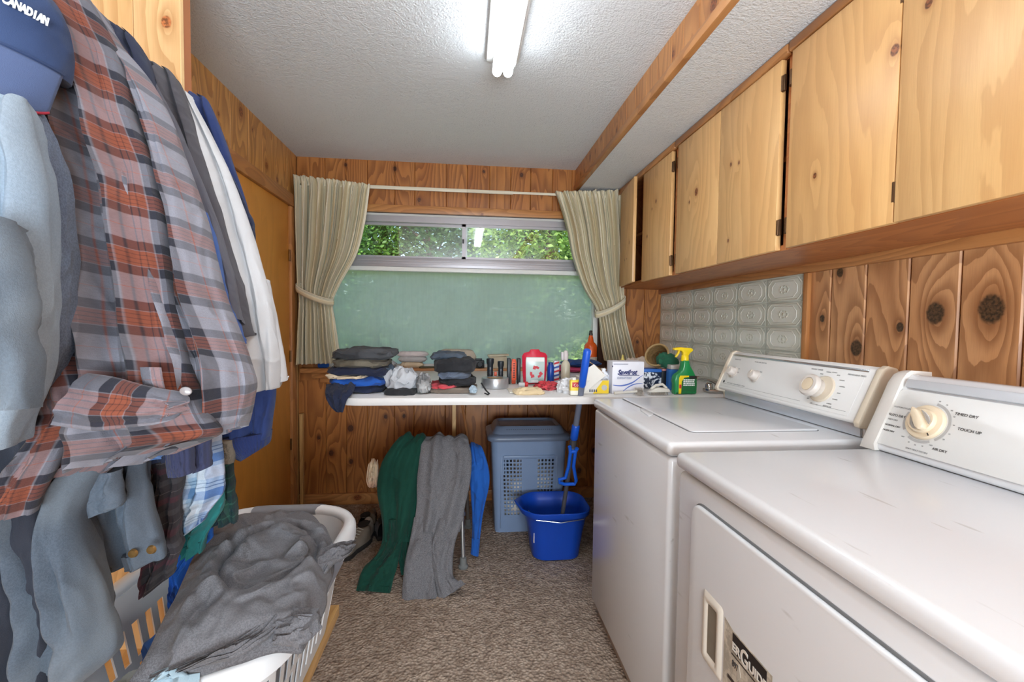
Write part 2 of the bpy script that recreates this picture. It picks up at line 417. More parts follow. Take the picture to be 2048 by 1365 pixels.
# floor
def carpet():
    b = N('looped_carpet'); v = b.obj()
    vo = b.n('TexVoronoi', {'Vector': b.map(v, (1, 1, 1)), 'Scale': 95.0}, feature='SMOOTH_F1'); vo.inputs['Smoothness'].default_value = .5
    big = b.noise(v, 2.2, 4); mid = b.noise(v, 38, 3, .6)
    c = b.mix(b.smooth(mid, .3, .72), lin((156, 137, 121)), lin((200, 181, 163)))
    c = b.mix(b.math('MULTIPLY', b.smooth(vo.outputs[0], .25, .8), .5), c, lin((118, 100, 88)))
    c = b.mix(b.math('MULTIPLY', b.smooth(big, .4, .65), .22), c, lin((128, 110, 96)))
    b.set(b.p, 'Base Color', c); b.setp(Roughness=.98); b.p.inputs['Specular IOR Level'].default_value = .1
    h = b.math('ADD', b.math('MULTIPLY', vo.outputs[0], -1), b.math('MULTIPLY', mid, 1.2))
    b.set(b.p, 'Normal', b.bump(h, .9, .008)); return b.m
struct(G().box((XL-.1, YF-.1, -.12), (XR+.1, YB+.1, 0)).put('floor', carpet()), 'beige brown looped carpet covering the laundry room floor')
def plaster():
    b = N('stippled_plaster'); v = b.obj()
    n1 = b.noise(v, 130, 3, .6); n2 = b.noise(v, 3.2, 4, .6); n3 = b.noise(v, 46, 3, .6)
    pit = b.smooth(n1, .30, .46)
    dens = b.smooth(n2, .42, .62)
    c = b.mix(b.math('MULTIPLY', b.math('SUBTRACT', 1, pit), b.math('MULTIPLY_ADD', dens, .3, .15)), lin((222, 224, 226)), lin((150, 154, 158)))
    b.set(b.p, 'Base Color', c); b.setp(Roughness=.9); b.p.inputs['Specular IOR Level'].default_value = .2
    b.set(b.p, 'Normal', b.bump(b.math('ADD', n1, b.math('MULTIPLY', n3, .8)), .75, .006)); return b.m
PLASTER = plaster()
struct(G().box((XL-.1, YF-.1, ZC), (XS+.02, YB+.1, ZC+.15)).put('ceiling', PLASTER), 'white stippled ceiling')
sof = struct(G().box((XS+.012, YF, ZS), (XR+.1, 1.531, ZC+.15)).put('ceiling.001', PLASTER), 'lower stippled ceiling over the wall cabinets')
G().box((XS+.012, 1.533, ZS), (XR+.1, YB, ZC+.15)).put('ceiling_panel', PLASTER, sof)
y = YB; kn_s = [(1.56, 2.2, .012), (1.30, 2.19, .02)]
while y > YF+.2:
    w_ = random.choice((.09, .105, .12)); board(sof, W_TRIM, (XS, y-w_, ZS+.03), (XS+.014, y-.0015, ZC), 1, 2, kn_s, nrm='-x', ch=.002, rk=.15); y -= w_
tr = struct(G().box((XS-.012, YF, ZS-.003), (XS+.016, YB, ZS+.034), .006).put('trim_1', W_TRIM), 'wooden edge moulding along the bottom of the dropped ceiling beam'); knotprops(tr, [], 3)
# UVs for long mouldings run along y
def uvbox(o, wax, lax):
    me = o.data; ul = me.uv_layers[0] if me.uv_layers else me.uv_layers.new(name='uv')
    for l in me.loops:
        c = me.vertices[l.vertex_index].co; ul.data[l.index].uv = (c[wax]+.7*c[3-wax-lax], c[lax])
uvbox(tr, 2, 1)
# back wall with window opening x -.93..+.92, z .915..1.94
wb = struct(G().box((XL-.1, YB+.012, 0), (XR+.1, YB+.16, .9)).box((XL-.1, YB+.012, 1.945), (XR+.1, YB+.16, ZC+.1)).box((XL-.1, YB+.012, .9), (-.93, YB+.16, 1.945)).box((.925, YB+.012, .9), (XR+.1, YB+.16, 1.945)).put('wall_back', DARKJ), 'back wall of knotty pine planks around the window')
kb = [(-.477, 2.226, .013), (.106, 2.235, .009), (.361, 2.225, .013), (-.32, 2.03, .012), (-.79, 2.236, .01), (-.763, .509, .019), (-.968, .449, .012), (-.888, .344, .016), (-.76, .284, .014), (.796, .188, .018), (-.692, .055, .016), (-.535, .584, .012), (-.414, .587, .011), (.9, .33, .016), (.72, .46, .012), (-.26, .43, .01), (1.2, 1.1, .01)]
seams = [XL, -.916, -.785, -.648, -.473, -.344, -.135, .001, .151, .293, .429, .58, .715, .86, .99, 1.12, 1.25, XR]
for a, c in zip(seams, seams[1:]):
    if c <= .736: board(wb, W_BACK, (a, YB, 1.985), (c-.0015, YB+.013, ZC), 0, 2, kb, nrm='-y', rk=.1)
    else: board(wb, W_BACK, (a, YB, 1.985), (c-.0015, YB+.013, ZC if a < XS else ZS), 0, 2, kb, nrm='-y', rk=.1)
    board(wb, W_BACK, (a, YB, 0), (c-.0015, YB+.013, .83), 0, 2, kb, nrm='-y', rk=.1)
    if c < -.8 or a > .9: board(wb, W_BACK, (a, YB, .83), (min(c, -.93 if c < 0 else 9)-.0015, YB+.013, 1.985), 0, 2, kb, nrm='-y', rk=.1)
o = struct(G().box((-1.0, YB-.018, 1.94), (1.0, YB+.005, 1.988), .003).put('trim_2', W_TRIM), 'pine head casing board above the window'); uvbox(o, 2, 0); knotprops(o, [(0, -.7, .008), (0, .1, .006)], 21)
o = struct(G().box((XL+.002, YB-.022, 0), (XR-.002, YB+.002, .075), .005).put('baseboard_back', W_TRIM), 'wooden baseboard under the back wall planks'); uvbox(o, 2, 0); knotprops(o, [(.04, -.85, .02)], 11)
# left wall
wlft = struct(G().box((XL-.15, YF-.1, 0), (XL-.013, YB+.1, ZC+.1)).put('wall_left', DARKJ), 'left wall of knotty pine planks')
kl = [(2.305, 2.226, .02), (2.107, 2.125, .008), (2.577, 2.065, .016), (2.712, 2.033, .014), (2.42, 2.19, .008)]
sy = [YF, -1.3, -.9, -.5, -.1, .3, .7, 1.0, 1.3, 1.45, 1.6, 1.72, 1.842, 1.914, 2.063, 2.20, 2.374, 2.525, 2.694, 2.85, YB]
for a, c in zip(sy, sy[1:]):
    z0 = 1.995 if c > 1.45 and a < 2.84 else 0
    board(wlft, W_LEFT, (XL-.013, a, z0), (XL, c-.0015, ZC), 1, 2, kl, nrm='+x', rk=.2)
# door in the left wall
dr = struct(thing('door_1', (XL, 2.1, 0), None, None), 'flat orange stained wooden door in the left wall')
o = G().box((XL-.012, 1.43, .01), (XL+.006, 2.852, 1.925), .003).put('door_panel', W_DOOR, dr); uvbox(o, 1, 2); knotprops(o, [], 5)
for (a, c, wx, lx, kk) in (((XL-.01, 1.36, 1.925), (XL+.024, 2.93, 2.0), 2, 1, [(0, .1, .008)]), ((XL-.01, 2.853, 0), (XL+.022, 2.928, 1.924), 1, 2, [(0, -.1, .012), (0, .35, .01)]), ((XL-.01, 1.355, 0), (XL+.022, 1.43, 1.924), 1, 2, [])):
    o = G().box(a, c, .006).put('casing', W_TRIM, dr); uvbox(o, wx, lx); knotprops(o, kk)
for z in (.45, 1.0, 1.62):
    G().lathe([(.006, -.035), (.006, .035)], (XL+.012, 2.85, z), 10).put('hinge', plain((120, 84, 50), .4, .7), dr)
# closet end panel facing the camera
wc = struct(G().box((XL+.001, 1.262, 0), (-.742, 1.30, ZC)).put('wall_closet', W_PANEL), 'pale pine end panel of the clothes closet')
for a, c in ((XL+.001, -.965), (-.965, -.85), (-.85, -.738)):
    board(wc, W_PANEL, (a, 1.25, 0), (c-(.0012 if c < -.74 else 0), 1.263, ZC), 0, 2, [(-.775, 1.982, .013), (-.9, .5, .012)], nrm='-y', ch=.0012, rk=.3)
# right wall
wr_ = struct(G().box((XR+.013, YF-.1, 0), (XR+.15, YB+.1, ZC+.1)).put('wall_right', DARKJ), 'right wall of wide knotty pine planks')
kr = [(1.501, 1.423, .015), (1.420, 1.148, .024), (1.161, 1.265, .027), (1.022, 1.273, .032), (1.265, 1.223, .013), (1.575, 1.254, .012), (.85, 1.2, .02)]
sy = [YF, -1.2, -.6, 0, .3, .6, .80, .960, 1.104, 1.247, 1.397, 1.545, 1.655, 1.8, 1.95, 2.1, 2.25, 2.4, 2.55, 2.7, 2.85, YB]
for a, c in zip(sy, sy[1:]):
    board(wr_, W_RIGHT, (XR, a, 0), (XR+.014, c-.003, ZS), 1, 2, kr, nrm='-x', rk=.3, ch=.004)
o = struct(G().box((XR-.022, YF, 1.437), (XR+.002, YB, 1.478), .003).put('trim_3', W_TRIM), 'pine ledger strip under the wall cabinets'); uvbox(o, 2, 1); knotprops(o, [(0, -.7, .006), (0, .2, .006)], 14)
o = struct(G().box((XR-.016, 1.640, .9), (XR+.002, 1.664, 1.437), .002).put('trim_4', W_TRIM), 'pine strip beside the embossed tiles'); uvbox(o, 1, 2); knotprops(o, [], 17)
struct(G().box((XL-.15, YF-.2, 0), (XR+.15, YF, ZC+.1)).put('wall_front', plain((226, 220, 208), .9)), 'plain painted wall behind the viewer')
# embossed tile panel
TG = plain((206, 210, 200), .3, var=.05, vs=14, bump=.25, bs=220, bd=.001, coat=.3)
TILE = plain((192, 198, 188), .28, var=.06, vs=30, bump=.5, bs=170, bd=.0015, coat=.35)
tp = struct(G().box((XR-.006, 1.664, .9), (XR-.0005, YB-.002, 1.437)).put('wall_tile_panel', TG), 'pale green embossed tiles on the right wall')
tw_, th_ = .2205, .107
def tile_mesh():
    g = G(); n = 9; hw, hh = tw_/2-.002, th_/2-.002
    g.box((-.003, -hw, -hh), (0, hw, hh), .0012, 1)
    def ringo(sc, cut, wd, x, mi=0, fill=None):
        def oc(k): 
            a, b_ = hw*sc-k, hh*sc-k; q = min(a, b_)*cut
            return [(-a+q, b_), (a-q, b_), (a, b_-q), (a, -b_+q), (a-q, -b_), (-a+q, -b_), (-a, -b_+q), (-a, b_-q)]
        A, B, Cc = oc(0), oc(wd), oc(wd*2)
        P = [[(-.003, p[0], p[1]) for p in A], [(x, p[0], p[1]) for p in B], [(-.003, p[0], p[1]) for p in Cc]]
        g.grid(P, closeu=True, smooth=False, mi=mi)
        if fill: g.add([(fill, p[0], p[1]) for p in Cc], [list(range(8))], None, False, mi)
    ringo(.95, .5, .0035, -.0050, 1, -.0036); ringo(.72, .62, .0025, -.0056, 2, -.0042)
    for k in range(8):
        a = k*PI/4; c = (0, math.cos(a)*.026, math.sin(a)*.015)
        st = len(g.v); g.lathe([(0, -.0036), (.006, -.003), (.0085, 0)], (-.003, 0, 0), 8, (1, 0, 0), (1.0, .5), mi=3)
        g.rot((-.003, 0, 0), (1, 0, 0), a, st); g.xf(Matrix.Translation(Vector((0, c[1], c[2]))), st)
    g.lathe([(0, -.0042), (.005, -.0036), (.009, 0)], (-.003, 0, 0), 12, (1, 0, 0), mi=3)
    for sy_ in (-1, 1):
        for sz in (-1, 1): g.lathe([(0, -.002), (.006, 0)], (-.003, sy_*(hw-.012), sz*(hh-.010)), 8, (1, 0, 0))
    return g
first = None
for i in range(6):
    for j in range(5):
        yc, zc_ = 1.668+tw_*(i+.5), 1.4335-th_*(j+.5)
        if first is None:
            first = tile_mesh().put('tile', [TILE, plain((216, 219, 208), .28, var=.05, vs=30, bump=.4, bs=170, bd=.001, coat=.35), plain((228, 230, 222), .28, var=.04, vs=40, bump=.4, bs=170, bd=.001, coat=.35), plain((198, 200, 186), .3, var=.05, vs=40, coat=.3)], tp, (0, 0, 0)); first.location = Vector((XR-.006, yc, zc_))-wl(tp)
        else:
            t = first.copy(); COL.objects.link(t); t.location = Vector((XR-.006, yc, zc_))-wl(tp)
# window
wn = struct(thing('window_1', (0, 3.08, .93), None, None), 'wide window with a fogged lower pane and two small sliding panes above')
ALU = plain((176, 172, 176), .38, .35, .05); WHT = plain((232, 232, 228), .4); ALUD = plain((120, 118, 122), .4, .3)
def glass(name, fog=0.0, refl=.10):
    b = N(name); b.t.nodes.remove(b.p)
    tr_ = b.n('BsdfTransparent', {'Color': (.93, .97, .95, 1)}); gl = b.n('BsdfGlossy', {'Roughness': .03}); mx = b.n('MixShader', {0: refl})
    b.set(mx, 1, tr_.outputs[0]); b.set(mx, 2, gl.outputs[0]); outp = mx.outputs[0]
    if fog:
        b.set(gl, 'Roughness', .45)
        v = b.obj(); t1 = b.noise(b.map(v, (1.1, 1, .9)), 2.6, 5, .6); t2 = b.noise(b.map(v, (60, 1, 3.0)), 1.0, 3, .6); t3 = b.noise(b.map(v, (1.0, 1, 16)), 1.4, 3, .5)
        tl = b.n('BsdfTranslucent', {'Color': lin((222, 228, 220))}); df = b.n('BsdfDiffuse', {'Color': lin((176, 190, 178))})
        m2 = b.n('MixShader', {0: .45}); b.set(m2, 1, tl.outputs[0]); b.set(m2, 2, df.outputs[0])
        so = b.n('SeparateXYZ', {0: v}); low = b.math('SUBTRACT', 1, b.smooth(so.outputs[2], .0, .26)); side = b.math('MAXIMUM', b.math('SUBTRACT', 1, b.smooth(so.outputs[0], -.75, -.35)), b.smooth(so.outputs[0], .35, .8))
        cl = b.math('MULTIPLY_ADD', b.smooth(t1, .36, .60), .26, fog-.04); cl = b.math('SUBTRACT', cl, b.math('MULTIPLY', b.math('MULTIPLY', b.math('ADD', low, .45), side), .42))
        cl = b.math('ADD', cl, b.math('MULTIPLY', b.math('SUBTRACT', t2, .5), .22)); cl = b.math('SUBTRACT', cl, b.math('MULTIPLY', b.smooth(t3, .64, .72), .12), clamp=True)
        m3 = b.n('MixShader', {0: cl}); b.set(m3, 1, outp); b.set(m3, 2, m2.outputs[0]); outp = m3.outputs[0]
    b.set(b.out, 'Surface', outp); return b.m
FX0, FX1 = -.93, .925
o = G().box((FX0, 3.05, 1.892), (FX1, 3.13, 1.945)).put('frame', ALU, wn)
G().box((FX0, 3.045, 1.932), (FX1, 3.07, 1.945)).put('head_strip', WHT, wn)
G().box((FX0, 3.05, 1.592), (FX1, 3.13, 1.655), .003).box((FX0, 3.044, 1.63), (FX1, 3.052, 1.634)).box((FX0, 3.044, 1.612), (FX1, 3.052, 1.616)).put('transom', ALU, wn)
G().box((FX0, 3.035, 1.562), (FX1, 3.13, 1.590), .003).put('transom_strip', WHT, wn)
G().box((FX0, 3.045, .93), (FX0+.03, 3.13, 1.945)).put('jamb', WHT, wn); G().box((.893, 3.045, .93), (FX1, 3.13, 1.945)).put('jamb', WHT, wn)
G().box((FX0, 3.05, .915), (FX1, 3.13, .935)).put('bottom_rail', WHT, wn)
for (a, c, yy, nm) in ((FX0+.03, .003, 3.105, 'sliding_sash'), (-.032, .893, 3.075, 'sliding_sash')):
    t_ = .016; s_ = G().box((a, yy-.012, 1.655), (c, yy+.012, 1.655+t_)).box((a, yy-.012, 1.892-t_), (c, yy+.012, 1.892)).box((a, yy-.012, 1.655), (a+t_*1.6, yy+.012, 1.892)).box((c-t_*1.6, yy-.012, 1.655), (c, yy+.012, 1.892)).put(nm, ALU, wn)
    G().box((a+t_, yy-.002, 1.66), (c-t_, yy+.002, 1.885)).put('pane', glass('clear_glass', 0, .10), s_)
G().box((-.03, 3.052, 1.762), (-.018, 3.064, 1.79), .002).put('latch', plain((40, 40, 42), .5), wn)
G().box((FX0+.03, 3.09, .935), (.893, 3.094, 1.562)).put('fogged_pane', glass('fogged_glass', .68, .05), wn)
o = struct(G().box((-1.06, 2.945, .885), (1.06, 3.075, .915), .005).box((-1.0, 2.985, .845), (1.0, YB+.002, .886), .004).box((-.95, 2.992, .815), (.96, YB+.002, .846), .004).put('trim_5', W_TRIM), 'wooden window sill and apron above the counter'); uvbox(o, 2, 0); knotprops(o, [], 31)
# outside
def leafmat(c1, c2):
    b = N('leaves'); r = b.n('NewGeometry').outputs['Random Per Island']
    c = b.mix(r, lin(c1), lin(c2)); b.set(b.p, 'Base Color', c); b.setp(Roughness=.5)
    tr_ = b.n('BsdfTranslucent'); b.set(tr_, 'Color', c); mx = b.n('MixShader', {0: .4}); b.set(mx, 1, b.p.outputs[0]); b.set(mx, 2, tr_.outputs[0]); b.set(b.out, 'Surface', mx.outputs[0]); return b.m
LM = [leafmat((60, 104, 40), (122, 158, 78)), leafmat((84, 128, 54), (156, 180, 96)), leafmat((40, 78, 38), (86, 120, 64))]
BARK = plain((70, 56, 44), .9, var=.3, bump=.8, bs=20, bd=.02)
def leaves(g, c, r, n, size, rnd):
    for _ in range(n):
        while True:
            d = Vector((rnd.uniform(-1, 1), rnd.uniform(-1, 1), rnd.uniform(-1, 1)))
            if .15 < d.length < 1: break
        k = nz(d.x*2.5+c[0], d.y*2.5+c[1], d.z*2.5)
        if k < -.2: continue
        p = Vector(c)+Vector((d.x*r[0], d.y*r[1], d.z*r[2])); s_ = size*rnd.uniform(.6, 1.3)
        a = Vector((rnd.uniform(-1, 1), rnd.uniform(-1, 1), rnd.uniform(-.7, .3))).normalized(); b_ = a.orthogonal().normalized(); b_.rotate(Matrix.Rotation(rnd.uniform(0, 6), 3, a))
        g.add([p, p+a*s_*.5+b_*s_*.24, p+a*s_, p+a*s_*.5-b_*s_*.24], [(0, 1, 2, 3)], None, False)
def tree(c, r, n, size, lm, label, trunk=None, seed=0, name='tree', cat='tree'):
    rnd = random.Random(seed); t = thing(name, (c[0], c[1], -.6), label, cat, 'trees and bushes outside the window')
    g = G(); leaves(g, c, r, n, size, rnd); g.put('foliage', lm, t, recalc=False)['kind'] = 'stuff'
    if trunk:
        q = G(); q.tube([(c[0], c[1], -.6), (c[0]+.1, c[1], c[2]-r[2]*.3), (c[0]-.05, c[1], c[2]+r[2]*.6)], [trunk, trunk*.8, trunk*.3], 8)
        for k in range(5): 
            a = k*1.3; q.tube([(c[0]+.05, c[1], c[2]-r[2]*.5+k*.25*r[2]), (c[0]+math.cos(a)*r[0]*.7, c[1]+math.sin(a)*r[1]*.7, c[2]+r[2]*(-.1+.2*k))], [trunk*.5, trunk*.12], 6)
        q.put('trunk', BARK, t)
TREES = [((-4.2, 11.5, 3.2), (2.6, 1.6, 3.4), 20000, .13, LM[0], 'leafy green tree seen through the far left of the upper panes', .13),
    ((-1.1, 12.5, 3.4), (2.2, 1.4, 3.3), 20000, .13, LM[2], 'darker tree left of the window mullion', .12),
    ((2.0, 11.0, 3.0), (2.0, 1.4, 3.0), 18000, .13, LM[1], 'bright leafy tree right of the window mullion', .11),
    ((4.8, 12.8, 3.2), (2.2, 1.5, 3.2), 18000, .13, LM[0], 'tree at the right end of the upper panes', .14),
    ((8.2, 14.5, 3.4), (2.6, 1.6, 3.4), 12000, .18, LM[2], 'tall tree farthest right outside the window', .14),
    ((-8.5, 14.5, 3.4), (3.0, 1.6, 3.4), 12000, .18, LM[2], 'tall tree farthest left outside the window', .14)]
TREES += [((x_, 17.5, 3.6), (3.4, 1.4, 4.2), 9000, .34, LM[2], lb_, .16) for x_, lb_ in ((-9, 'dark tree in the far row, leftmost'), (-3.5, 'dark tree in the far row, left of the mullion'), (2.0, 'dark tree in the far row behind the mullion'), (7.5, 'dark tree in the far row, right part'), (13, 'dark tree in the far row, rightmost'))]
for i, (c, r, n, s_, lm, lb, tk) in enumerate(TREES): tree(c, r, n, s_, lm, lb, tk, i+1)
for i, (c, r, lb) in enumerate((((-2.0, 5.4, .1), (1.5, .7, .75), 'yellow green bush low outside the left of the fogged pane'), ((.2, 7.0, .2), (1.8, .8, .8), 'bush low outside the middle of the fogged pane'), ((2.3, 5.6, .45), (1.2, .7, 1.1), 'pale leafy bush outside the right of the fogged pane'))):
    tree(c, r, 2600, .11, LM[1], lb, None, 20+i, 'bush', 'bush')
b = N('grass'); v = b.obj(); b.set(b.p, 'Base Color', b.mix(b.noise(v, 3, 6, .7), lin((70, 104, 50)), lin((150, 168, 96)))); b.setp(Roughness=.95); b.set(b.p, 'Normal', b.bump(b.noise(v, 30, 4), 1, .1))
g = G(); P = [[(-24+i*1.2, 3.3+j*1.2, -.6+.25*nz(i*.3, j*.3, 1)+max(0, j-8)*.12) for i in range(41)] for j in range(26)]; g.grid(P)
tag(g.put('lawn', b.m), 'rough green grass bank outside the window', 'grass', kind='stuff')
# ceiling light: white pan, two tubes, sockets
LW = plain((236, 236, 236), .5, var=.02)
fl = thing('fluorescent_light', (.12, 1.2, ZC), 'twin tube fluorescent light mounted on the white ceiling', 'ceiling light')
G().box((.07, .50, 2.252), (.198, 1.79, ZC), .006).box((.10, .52, 2.226), (.185, 1.77, 2.255), .004).put('pan', LW, fl)
em = N('lit_tube'); em.p.inputs['Base Color'].default_value = (1, 1, 1, 1); em.p.inputs['Emission Color'].default_value = (.84, .93, 1, 1); em.p.inputs['Emission Strength'].default_value = TUBE_STRENGTH
for x in (.112, .154):
    G().lathe([(.006, -.625), (.017, -.622), (.0185, -.615), (.0185, .615), (.017, .622), (.006, .625)], (x, 1.14, 2.2), 20, (0, 1, 0)).put('tube', em.m, fl)
for yy in (.505, 1.755): G().box((.095, yy, 2.205), (.172, yy+.014, 2.232), .002).put('socket', LW, fl)
G().tube([(.068, 1.45, 2.252), (.05, 1.40, 2.235), (.072, 1.36, 2.225)], .0015, 6).put('wire', LW, fl)
# curtain rod and curtains
cr = thing('curtain_rod', (0, 2.925, 2.07), 'flat cream curtain rod across the top of the window', 'curtain rod')
CREAM = plain((226, 218, 196), .45)
G().box((-1.06, 2.922, 2.068), (.30, 2.932, 2.090), .003).put('rail', CREAM, cr); G().box((.0, 2.918, 2.071), (1.03, 2.923, 2.087), .002).put('inner_rail', CREAM, cr)
for x in (-1.05, 1.01): G().box((x, 2.922, 2.06), (x+.02, YB, 2.095), .002).put('bracket', CREAM, cr)
b = N('striped_curtain'); uv = b.uv(); sp = b.n('SeparateXYZ', {0: uv}); fu = b.math('FRACT', b.math('DIVIDE', sp.outputs[0], .088))
c = lin((226, 216, 190))
for a, e, cc, op in ((.02, .14, (168, 168, 150), .9), (.2, .25, (150, 148, 130), .9), (.34, .6, (212, 196, 160), .8), (.66, .70, (110, 112, 100), .8), (.8, .86, (240, 236, 222), .9)):
    c = b.mix(b.math('MULTIPLY', b.math('MULTIPLY', b.smooth(fu, a, a+.02), b.math('SUBTRACT', 1, b.smooth(fu, e-.02, e))), op), c, lin(cc))
b.set(b.p, 'Base Color', c); b.setp(Roughness=.85); b.p.inputs['Specular IOR Level'].default_value = .2
b.set(b.p, 'Normal', b.bump(b.noise(b.map(uv, (700, 220, 1)), 1.0, 3), .35, .001)); CURT = b.m
def curtain(rows, label, seed, tie, np_=9):
    t = thing('curtain', ((rows[0][0]+rows[0][3])/2, 2.9, rows[-1][2]), label, 'curtain', 'curtains beside the window')
    P = []; UV = []; nv = 90; nu = 220
    for j in range(nv):
        v = j/(nv-1); r = crv(rows, v); row = []; u_ = []
        L, R_, amp = Vector(r[:3]), Vector(r[3:6]), r[6]
        top = max(0, 1-v/.09)
        for i in range(nu):
            s_ = i/(nu-1); s2 = s_+.012*nz(s_*5, v*1.5, seed)
            d = amp*math.sin(2*PI*np_*s2+.5*math.sin(3*v+seed)) + amp*.55*math.sin(2*PI*(np_*2.03)*s2+seed+v)+amp*.8*nz(s_*9, v*1.2, seed+4)
            d = d*(1-.55*top)+top*(.010*math.sin(2*PI*np_*2.6*s2)+.012*nz(s_*26, v*10, seed))
            d += .0025*nz(s_*30, v*16, seed)
            p = L.lerp(R_, s_)+Vector((.3*amp*math.cos(2*PI*np_*s2), -d, (.012*nz(s_*22, 0, seed)*top)))
            row.append(p); u_.append((s_*1.05, v*1.1))
        P.append(row); UV.append(u_)
    g = G(); g.grid(P, UV); body = g.put('fabric', CURT, t, recalc=False)
    m = body.modifiers.new('thickness', 'SOLIDIFY'); m.thickness = .003
    # tieback band
    g = G(); Q = []; 
    for k in range(33):
        a = 2*PI*k/32; x = tie[0]+(tie[2]-tie[0])*(.5-.5*math.cos(a)); zt = tie[1]+(tie[3]-tie[1])*(.5-.5*math.cos(a)); yy = 2.893-(.052 if math.sin(a) >= 0 else .03)*math.sin(a)*1.0
        zt -= .02*math.sin(a)
        Q.append([(x, yy, zt+.02), (x, yy-.006*math.copysign(1, math.sin(a)+.01), zt+.008), (x, yy-.006*math.copysign(1, math.sin(a)+.01), zt-.012), (x, yy, zt-.024)])
    g.grid(Q, [[(i*.03+.25, j*.01) for i in range(4)] for j in range(33)])
    o = g.put('tieback', CURT, t, recalc=False); m = o.modifiers.new('thickness', 'SOLIDIFY'); m.thickness = .004
    return t
curtain([(-1.075, 2.9, 2.125, -.615, 2.9, 2.088, .014), (-1.07, 2.9, 2.04, -.625, 2.9, 2.02, .022), (-1.07, 2.9, 1.85, -.65, 2.9, 1.85, .026), (-1.065, 2.9, 1.66, -.70, 2.9, 1.65, .024), (-1.055, 2.9, 1.46, -.80, 2.9, 1.46, .02), (-1.045, 2.9, 1.36, -.845, 2.9, 1.34, .013), (-1.045, 2.9, 1.25, -.835, 2.9, 1.22, .018), (-1.05, 2.9, 1.08, -.82, 2.9, 1.08, .022), (-1.055, 2.9, .945, -.80, 2.9, .952, .022)], 'striped beige curtain tied back at the left of the window', 2, (-1.06, 1.435, -.83, 1.345))
curtain([(.575, 2.9, 2.092, 1.025, 2.9, 2.122, .014), (.61, 2.9, 2.0, 1.03, 2.9, 2.03, .022), (.66, 2.9, 1.84, 1.04, 2.9, 1.86, .024), (.70, 2.9, 1.66, 1.045, 2.9, 1.68, .024), (.78, 2.9, 1.46, 1.05, 2.9, 1.49, .018), (.865, 2.9, 1.33, 1.06, 2.9, 1.37, .012), (.895, 2.9, 1.22, 1.07, 2.9, 1.25, .016), (.91, 2.9, 1.10, 1.10, 2.9, 1.12, .022), (.935, 2.9, .975, 1.14, 2.9, .985, .022)], 'striped beige curtain tied back at the right of the window, beside the wall cabinets', 5, (.86, 1.29, 1.068, 1.395))
# ---------------------------------------------------------------- wall cabinets
HG = plain((96, 70, 48), .4, .8, .2)
def cab(y0, y1, doors, label, ajar=None):
    t = thing('wall_cabinet', ((1.03+XR)/2, (y0+y1)/2, 1.47), label, 'cabinet', 'pine wall cabinets over the washer and dryer')
    X0, X1 = 1.034, XR-.001
    g = G().box((X0, y0, 1.47), (X1, y1, 1.488)).box((X0, y0, 2.09), (X1, y1, ZS-.001)).box((X0, y0, 1.488), (X1, y0+.016, 2.09)).box((X0, y1-.016, 1.488), (X1, y1, 2.09)).box((X1-.008, y0+.016, 1.488), (X1, y1-.016, 2.09)).box((X0+.02, y0+.016, 1.77), (X1-.01, y1-.016, 1.785))
    o = g.put('body', W_CABIN, t); uvbox(o, 0, 1); knotprops(o, [], random.uniform(0, 50))
    o = G().box((1.012, y0, 2.092), (1.036, y1, ZS-.001), .008).put('top_rail', W_TRIM, t); uvbox(o, 2, 1); knotprops(o, [], 8.5)
    for a, c, kn, hs in doors:
        if hs == 'ajar':
            d = G().box((1.014, a, 1.474), (1.033, c, 2.088), .002); d.rot((1.024, c, 1.7), (0, 0, 1), math.radians(-7.5))
            o = d.put('door', W_CAB, t)
        else:
            o = G().box((1.014, a, 1.472), (1.033, c, 2.088), .002).put('door', W_CAB, t)
        uvbox(o, 1, 2); wo = wl(o); knotprops(o, [(k[0]-wo.y, k[1]-wo.z, k[2]) for k in kn])
        for zz in (1.545, 2.01):
            yh = a-.004 if hs == 'near' else c+.004
            if hs == 'ajar': continue
            h = G().box((1.017, yh-.010, zz-.026), (1.0245, yh+.010, zz+.026), .0015).lathe([(.0045, -.024), (.0045, .024)], (1.017, yh, zz), 8)
            h.put('hinge', HG, o)
cab(2.115, 3.0, [(2.14, 2.495, [(2.311, 1.889, .009), (2.419, 1.721, .007), (2.36, 1.86, .005)], 'near'), (2.52, 2.865, [(2.6, 1.72, .009), (2.72, 1.63, .006), (2.66, 1.63, .005)], 'ajar')], 'farthest pine wall cabinet, its end door ajar beside the curtain')
cab(1.345, 2.113, [(1.372, 1.716, [(1.63, 1.845, .007), (1.579, 1.834, .006), (1.633, 1.553, .006)], 'near'), (1.7185, 2.075, [(1.887, 1.816, .014), (1.947, 1.786, .006)], 'far')], 'middle pine wall cabinet with two plain doors')
cab(.55, 1.343, [(.56, .966, [(.90, 1.94, .009)], 'none'), (.969, 1.325, [(1.208, 1.664, .007), (.975, 1.885, .012)], 'far')], 'nearest pine wall cabinet above the washer and dryer')
cab(-.25, .548, [(-.24, .15, [], 'none'), (.153, .535, [], 'none')], 'pine wall cabinet over the near end of the dryer, at the camera')
tag(G().lathe([(.02, 0), (.022, .004), (.022, .04), (.016, .05), (.016, .062), (.0, .062)], (1.075, 2.508, 1.489), 16).put('jar', plain((150, 160, 170), .3)), 'small grey jar inside the slightly open wall cabinet', 'jar')
